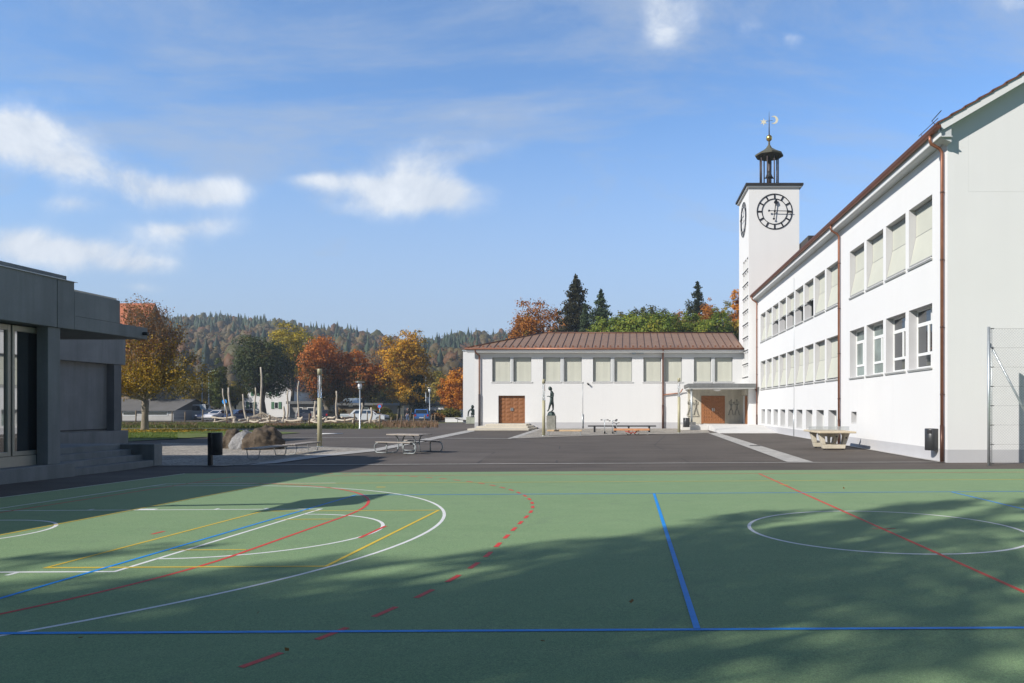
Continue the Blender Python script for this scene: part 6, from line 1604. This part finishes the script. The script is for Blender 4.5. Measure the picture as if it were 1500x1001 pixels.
broad_tree('linden_tree', 'broad fresh green tree with yellow patches above the roof', 944, 88, 455, 66, 525, FM['lime'], .27, 620, 32, 16, .35, seed=46, group=G2, depth=3.5)
broad_tree('linden_tree', 'yellow orange tinted crown left of the broad green tree', 912, 90, 443, 32, 530, FM['hedge'], .24, 260, 24, 7, .25, seed=47, group=G2)
broad_tree('oak_tree', 'dull dark green crown peeping over the broad green tree', 948, 108, 436, 42, 530, FM['dark'], .30, 320, 28, 9, .3, seed=48, group=G2)
broad_tree('linden_tree', 'pale green crown right of the broad green tree', 1012, 90, 462, 40, 525, FM['lime'], .25, 330, 28, 10, .25, seed=49, group=G2, depth=3)
conifer('spruce_tree', 'slender dark spruce left of the bare brown trees', 1022, 104, 418, 38, 560, FM['spruce'], .26, 24, 50, group=G2)
broad_tree('oak_tree', 'dark green bushy crown left of the slender spruce', 1010, 106, 438, 13, 520, FM['dark'], .24, 80, 22, 5, .2, seed=56, group=G2)
broad_tree('beech_tree', 'half bare rusty beech right of the slender spruce', 1046, 100, 428, 27, 530, FM['beech'], .24, 230, 20, 8, .2, seed=51, group=G2, limbs=40)
broad_tree('grey_tree', 'bare grey olive tree between rusty beech and clock tower', 1064, 106, 434, 24, 520, FM['olive'], .24, 150, 16, 7, .2, seed=53, group=G2, limbs=40)
broad_tree('beech_tree', 'orange tree touching the left edge of the clock tower', 1085, 100, 409, 20, 520, FM['orange'], .25, 190, 24, 7, .25, seed=54, group=G2)
broad_tree('linden_tree', 'low yellow green bush crown beside the tower windows', 1062, 94, 464, 34, 525, FM['hedge'], .24, 240, 26, 6, .2, seed=55, group=G2, depth=2.5)

for k, (px, Y, yt, hw, m, lab) in enumerate(((895, 89, 452, 38, 'lime', 'fresh green crown right of the blue green conifers'), (985, 93, 447, 46, 'hedge', 'yellow green crown between the broad green tree and the slender spruce'), (1040, 91, 453, 44, 'lime', 'pale green crown below the rusty beech'), (1076, 96, 452, 30, 'olive', 'olive crown in the corner beside the clock tower'), (1000, 112, 444, 30, 'beech', 'rusty crown left of the slender spruce'))):
    broad_tree('linden_tree', lab, px, Y, yt, hw, 530, FM[m], .25, 280, 28, 9, .25, seed=340 + k, group=G2, depth=3)

# ------------------------------------------------------------------ far hill and its wood
SKYL = [(-300, 440), (150, 452), (250, 455), (330, 453), (400, 456), (460, 466), (520, 470), (560, 480), (590, 489), (620, 488), (650, 481), (700, 476), (760, 478), (830, 492), (1100, 505), (1500, 500), (2200, 500)]
def hill_z(x, y):
    a = PX + F * x / max(y, 50); c = np.interp(a, [p[0] for p in SKYL], [p[1] for p in SKYL]) + 50
    crest = ZW(c, 520); s = sstep((y - 175) / 345.0)
    s = s * .8 + .2 * max(0, min(1, (y - 175) / 345.0))
    return crest * s + 3.0 * s * mnoise.noise(Vector((x * .012, y * .012, 0)))
def hill():
    xs = np.linspace(-800, 500, 80); ys = np.concatenate([np.linspace(170, 540, 30), [600, 800, 1200]])
    mb = MB(); n = len(xs); mb.v = [(float(x), float(y), (hill_z(x, min(y, 520)) * (1 if y < 560 else .8)) - .3) for y in ys for x in xs]
    for j in range(len(ys) - 1):
        for i in range(n - 1): mb.f.append((j * n + i, j * n + i + 1, (j + 1) * n + i + 1, (j + 1) * n + i)); mb.sm.append(True)
    tag(mb.build('hill', 'hill'), 'long wooded hill behind the valley', None, None, 'structure')
    rng = np.random.default_rng(5)
    bm = bmesh.new(); bmesh.ops.create_icosphere(bm, subdivisions=2, radius=1.0); bm.verts.index_update()
    IV = np.array([v.co[:] for v in bm.verts]); IT = np.array([[v.index for v in f.verts] for f in bm.faces]); bm.free()
    ns, nr = 9, 9; CV = []; CT = []                       # ragged cone for the firs
    for j in range(nr):
        for k in range(ns): a = 2 * math.pi * (k + .5 * (j % 2)) / ns; CV.append([math.cos(a), math.sin(a), j])
    for j in range(nr - 1):
        for k in range(ns): k2 = (k + 1) % ns; CT += [[j * ns + k, j * ns + k2, (j + 1) * ns + k], [j * ns + k2, (j + 1) * ns + k2, (j + 1) * ns + k]]
    CV = np.array(CV, float); CT = np.array(CT)
    VV = {'bare': [], 'rust': [], 'fir': []}; TT = {'bare': [], 'rust': [], 'fir': []}; NN = {'bare': 0, 'rust': 0, 'fir': 0}
    def add(k, V, T): VV[k].append(V); TT[k].append(T + NN[k]); NN[k] += len(V)
    n_ = 0
    while n_ < 9500:
        y = 225 + 310 * rng.random() ** .8; a = rng.uniform(140, 1100); n_ += 1
        if a > 800 and rng.random() < .8: continue
        x = (a - PX) * y / F; z = hill_z(x, y); g = mnoise.noise(Vector((x * .014, y * .014, 7.3)))
        fir = rng.random() < ((.62 if g > .22 else .07) * (1 if y < 430 else .30))
        if mnoise.noise(Vector((x * .010, y * .02, 1.3))) > .45 and y < 320: continue            # clearings
        big = rng.uniform(.7, 1.2)
        if fir:
            h, r = 17.5 * big, 2.9 * big; q = CV[:, 2] / (nr - 1); rr = r * (1 - q) ** .9 * (1 + .32 * np.where(CV[:, 2] % 2 == 0, 1, -1)) * rng.uniform(.75, 1.2, len(CV)) + .05
            add('fir', np.stack([x + CV[:, 0] * rr, y + CV[:, 1] * rr, z + 1.5 + (h - 1.5) * q + rng.normal(size=len(CV)) * .25 * (1 - q)], 1), CT)
        else:
            h, r = 14.5 * big, 3.3 * big * rng.uniform(.8, 1.2); k = 'rust' if rng.random() < .42 + 1.1 * mnoise.noise(Vector((x * .006, y * .008, 3.1))) else 'bare'
            for lb in range(2):                           # two lobes to a crown
                o = rng.normal(size=3) * np.array([r * .36, r * .36, h * .10]); s_ = rng.uniform(.55, .85); jit = rng.uniform(.62, 1.22, (len(IV), 1))
                add(k, np.array([x, y, z + h * .60]) + o + IV * jit * np.array([r * s_, r * s_, h * .36 * s_]), IT)
            d = rng.normal(size=(30, 3)); d /= np.linalg.norm(d, axis=1, keepdims=True); d[:, 2] = np.maximum(d[:, 2], -.5)
            Q = leaf_quads(np.array([x, y, z + h * .60]) + d * np.array([r, r, h * .40]) * rng.uniform(.75, 1.1, (30, 1)), 1.15, rng, 0, d * 1.5)
            add(k, Q.reshape(-1, 3), np.concatenate([np.arange(30)[:, None] * 4 + np.array([0, 1, 2]), np.arange(30)[:, None] * 4 + np.array([0, 2, 3])]))
    fm = {'bare': foliage('far grey brown wood', [(.048, .040, .016), (.086, .058, .022), (.058, .060, .018), (.115, .070, .024)], .03, .12, .6),
          'rust': foliage('far rust wood', [(.06, .034, .018), (.12, .058, .022), (.08, .064, .020), (.14, .085, .026)], .03, .12, .6),
          'fir': foliage('far fir wood', [(.014, .026, .014), (.026, .044, .020), (.04, .060, .025)], .03, .05, .75)}
    for k, nm, lab in (('bare', 'hillside_wood', 'grey brown deciduous wood covering the hill'), ('rust', 'autumn_wood', 'rust coloured deciduous wood on the hill'), ('fir', 'fir_wood', 'dark fir wood on the hill')):
        tag(tris_obj(nm, np.concatenate(VV[k]), np.concatenate(TT[k]), fm[k]), lab, None, None, 'stuff')
hill()

# ------------------------------------------------------------------ tall grass, lawn blades, fallen leaves
def blades(name, label, regions, n, hmin, hmax, w, m, seed):
    rng = np.random.default_rng(seed); V = []
    for _ in range(n):
        px0, px1, y0, y1 = regions[rng.integers(len(regions))]; Y = rng.uniform(y0, y1); px = rng.uniform(px0, px1); x = XW(px, Y); h = rng.uniform(hmin, hmax); a = rng.uniform(0, 3.14); dx, dy = w * math.cos(a), w * math.sin(a); lx, ly = rng.normal(size=2) * h * .25
        V.append([(x - dx, Y - dy, 0), (x + dx, Y + dy, 0), (x + lx + dx * .3, Y + ly + dy * .3, h), (x + lx - dx * .3, Y + ly - dy * .3, h)])
    tag(quads_obj(name, np.array(V), m), label, None, None, 'stuff')
fg = foliage('meadow grass blades', [(.045, .075, .012), (.085, .12, .018), (.12, .12, .03), (.12, .085, .035)], .25, .2, .5)
fd = foliage('dry weeds', [(.08, .07, .025), (.15, .095, .05), (.20, .115, .075), (.09, .10, .03)], .3, .2, .5)
fl = foliage('lawn blades', [(.06, .10, .012), (.10, .15, .018), (.16, .19, .03)], .5, .2, .5)
blades('meadow_grass', 'uncut green and brown meadow grass along the field fence', [(172, 330, 62.5, 78), (330, 560, 61, 74)], 16000, .06, .26, .05, fg, 61)
blades('dry_weeds', 'reddish dry weeds at the right end of the field fence', [(545, 642, 62, 76), (560, 640, 66, 84), (560, 640, 66, 84), (180, 290, 65, 72), (395, 440, 63, 68)], 3600, .12, .42, .035, fd, 62)
blades('lawn_grass', 'short lawn grass blades', [(172, 335, 48, 57.5), (172, 260, 40.5, 50), (335, 400, 50, 54)], 12000, .03, .08, .03, fl, 63)
rng = np.random.default_rng(64); n = 1500; a = rng.uniform(0, 6.283, n); r = 5.5 * np.sqrt(rng.random(n)); P = np.stack([XW(206, 53.5) + r * np.cos(a) * 1.2, 53.5 + r * np.sin(a) * .7, np.full(n, .06) + rng.random(n) * .03], 1)
tag(quads_obj('fallen_leaves', leaf_quads(P, .14, rng, .9), FM['gold']), 'fallen golden leaves on the lawn under the tree', None, None, 'stuff')
# a few stray leaves on the court
P = np.array([[*G(px, py), 0] for px, py in ((795, 945), (378, 903), (925, 886), (660, 736), (1236, 717), (420, 958), (118, 940))])
for p in P: p[2] = gz(p[0], p[1]) + .03
tag(quads_obj('stray_leaves', leaf_quads(P, .045, rng, .9), FM['brown']), 'single brown leaves lying on the court', None, None, 'stuff')

# ------------------------------------------------------------------ trees behind the camera whose shade falls on the court
def shade_trees():
    rng = np.random.default_rng(77); sd = SUN_DIR
    trees = {}
    for (px, py, rx, ry, h, dens) in SHADE:
        x, y = G(px, py); z0 = gz(x, y)
        c = Vector((x, y, z0)) + sd * (h / sd.z)
        X2, Y2 = G(px + rx, py); X3, Y3 = G(px, py - ry * .7); r1 = abs(X2 - x); r2 = abs(Y3 - y)
        key = 0 if px < 380 else 1 if px < 900 else 2
        n = int(dens * 70 * r1 * r2) + 20
        q = rng.normal(size=(n, 3)); q /= np.linalg.norm(q, axis=1, keepdims=True); q *= rng.random((n, 1)) ** .45
        trees.setdefault(key, []).append((np.array(c), np.array(c) + q * np.array([r1, r2, .7])))
    lab = ['leafy tree left behind the camera shading the court', 'leafy tree behind the camera shading the middle of the court', 'leafy tree right behind the camera shading the circle']
    for k, L in trees.items():
        cen = np.mean([c for c, _ in L], axis=0); P = np.concatenate([p for _, p in L]); bx, by = cen[0], min(cen[1], -6.0)
        t = thing('shade_tree', lab[k], 'tree', (bx, by, 0), group='trees behind the camera')
        trunk_mesh((bx, by, -.2), (bx, by, cen[2] - 1.5), .3, [c for c, _ in L], rng, .3).build('trunk', 'bark', t)
        quads_obj('crown', leaf_quads(P, .20, rng), FM['olive'], t)
SHADE = []
def srow(py, spans, ry, h, dens=1.0):
    for a, b in spans:
        n = max(1, round((b - a) / (ry * 5))); w = (b - a) / n
        for i in range(n): SHADE.append((a + w * (i + .5), py, w * .62, ry, h + random.uniform(-1.5, 1.5), dens))
# (row in the photo, spans of shade)
srow(812, [(60, 200)], 5, 14, .6)
srow(858, [(-40, 300)], 12, 15, 1.3); srow(872, [(-80, 380)], 12, 15, 1.3); srow(890, [(-100, 560)], 12, 15, 1.2); srow(915, [(-100, 640)], 13, 15, 1.2); srow(945, [(100, 600)], 15, 15, 1.1); srow(978, [(0, 540)], 18, 15, 1.1)
srow(848, [(240, 420)], 7, 15, .7)
srow(832, [(330, 560)], 5, 15, .6)
srow(880, [(-60, 330)], 14, 15); srow(868, [(300, 640)], 6, 15, .6)
srow(905, [(-80, 560)], 14, 15); srow(893, [(560, 720)], 8, 15, .9)
srow(930, [(-100, 640)], 15, 15); srow(960, [(-120, 600)], 18, 15); srow(995, [(-150, 560)], 20, 15)
srow(900, [(700, 830)], 9, 14, .6); srow(940, [(640, 1000)], 15, 14, .75); srow(985, [(560, 1100)], 20, 14, .8)
srow(815, [(640, 1010)], 6, 14, .8); srow(800, [(760, 1100)], 5, 14, 1); srow(787, [(900, 1120)], 4, 14, 1)
srow(770, [(1000, 1110)], 4, 14, .9); srow(755, [(1060, 1180)], 2.4, 14, .9); srow(830, [(760, 1200)], 8, 14, 1.1); srow(850, [(700, 1300)], 9, 14, 1.1)
srow(870, [(800, 1520)], 10, 14, 1.2); srow(893, [(850, 1540)], 12, 14, 1.2); srow(918, [(1000, 1560)], 13, 14, 1.1); srow(950, [(1060, 1480)], 16, 14, .9); srow(990, [(1100, 1600)], 20, 14, .6)
srow(742, [(1290, 1420)], 3, 14, .9); srow(750, [(1260, 1340)], 2.5, 14, .9); srow(737, [(1360, 1420)], 1.8, 14, .9)
srow(772, [(1140, 1400)], 3, 14, .9); srow(785, [(1130, 1260)], 3.5, 14, .8); srow(790, [(1360, 1520)], 5, 14, 1); srow(770, [(1400, 1520)], 4, 14, .9); srow(745, [(1460, 1540)], 4, 14, .9); srow(735, [(1480, 1540)], 2.5, 14, .9)
srow(805, [(1100, 1280)], 5, 14, .7); srow(815, [(1230, 1540)], 6, 14, 1); srow(835, [(1180, 1540)], 8, 14, 1.1); srow(852, [(1290, 1540)], 8, 14, 1.1)
shade_trees()

def back_row():
    """unseen tree rows added behind and west of the camera to hold back skylight"""
    for i, (x, y, h, r) in enumerate(((-34, -16, 17, 7.5), (-21, -22, 18, 8), (-6, -25, 17, 8), (9, -24, 16, 8), (24, -22, 17, 8), (38, -17, 16, 7.5), (-46, -4, 16, 7), (-40, 8, 17, 7.5), (-42, 22, 16, 7))):
        rng = np.random.default_rng(200 + i); t = thing('sky_block_tree', ('added tall tree %s of an unseen row blocking skylight behind the court' % ('farthest left', 'second', 'third', 'fourth', 'fifth', 'farthest right', 'single outlying', 'nearer western', 'farther western')[i]), 'tree', (x, y, 0), group='trees behind the camera')
        C, P = crown_points(rng, (x, y, h * .60), (r, r, h * .40), 10, 300, 16, .7)
        trunk_mesh((x, y, -.1), (x, y, h * .6), .4, [C[k] for k in range(14)], rng).build('trunk', 'bark', t)
        quads_obj('crown', leaf_quads(P, .75, rng), FM['olive'], t)
back_row()  # unseen trees, added to lower the sky fill on the court
# ------------------------------------------------------------------ haze over the valley
def haze():
    o = MB().box(-900, 620, -70, 900, -1.2, 118).build('haze', 'render')
    m = bpy.data.materials.new('valley haze'); m.use_nodes = True; nt = m.node_tree
    nt.nodes.remove(nt.nodes['Principled BSDF']); v = nt.nodes.new('ShaderNodeVolumePrincipled')
    v.inputs['Color'].default_value = (.74, .86, 1.0, 1); v.inputs['Density'].default_value = HAZE; v.inputs['Anisotropy'].default_value = 0.0
    nt.links.new(v.outputs[0], nt.nodes['Material Output'].inputs['Volume'])
    o.data.materials.clear(); o.data.materials.append(m); tag(o, 'thin blue valley haze', None, None, 'stuff')
HAZE = 0.0005
USE_HAZE = True
if USE_HAZE: haze()
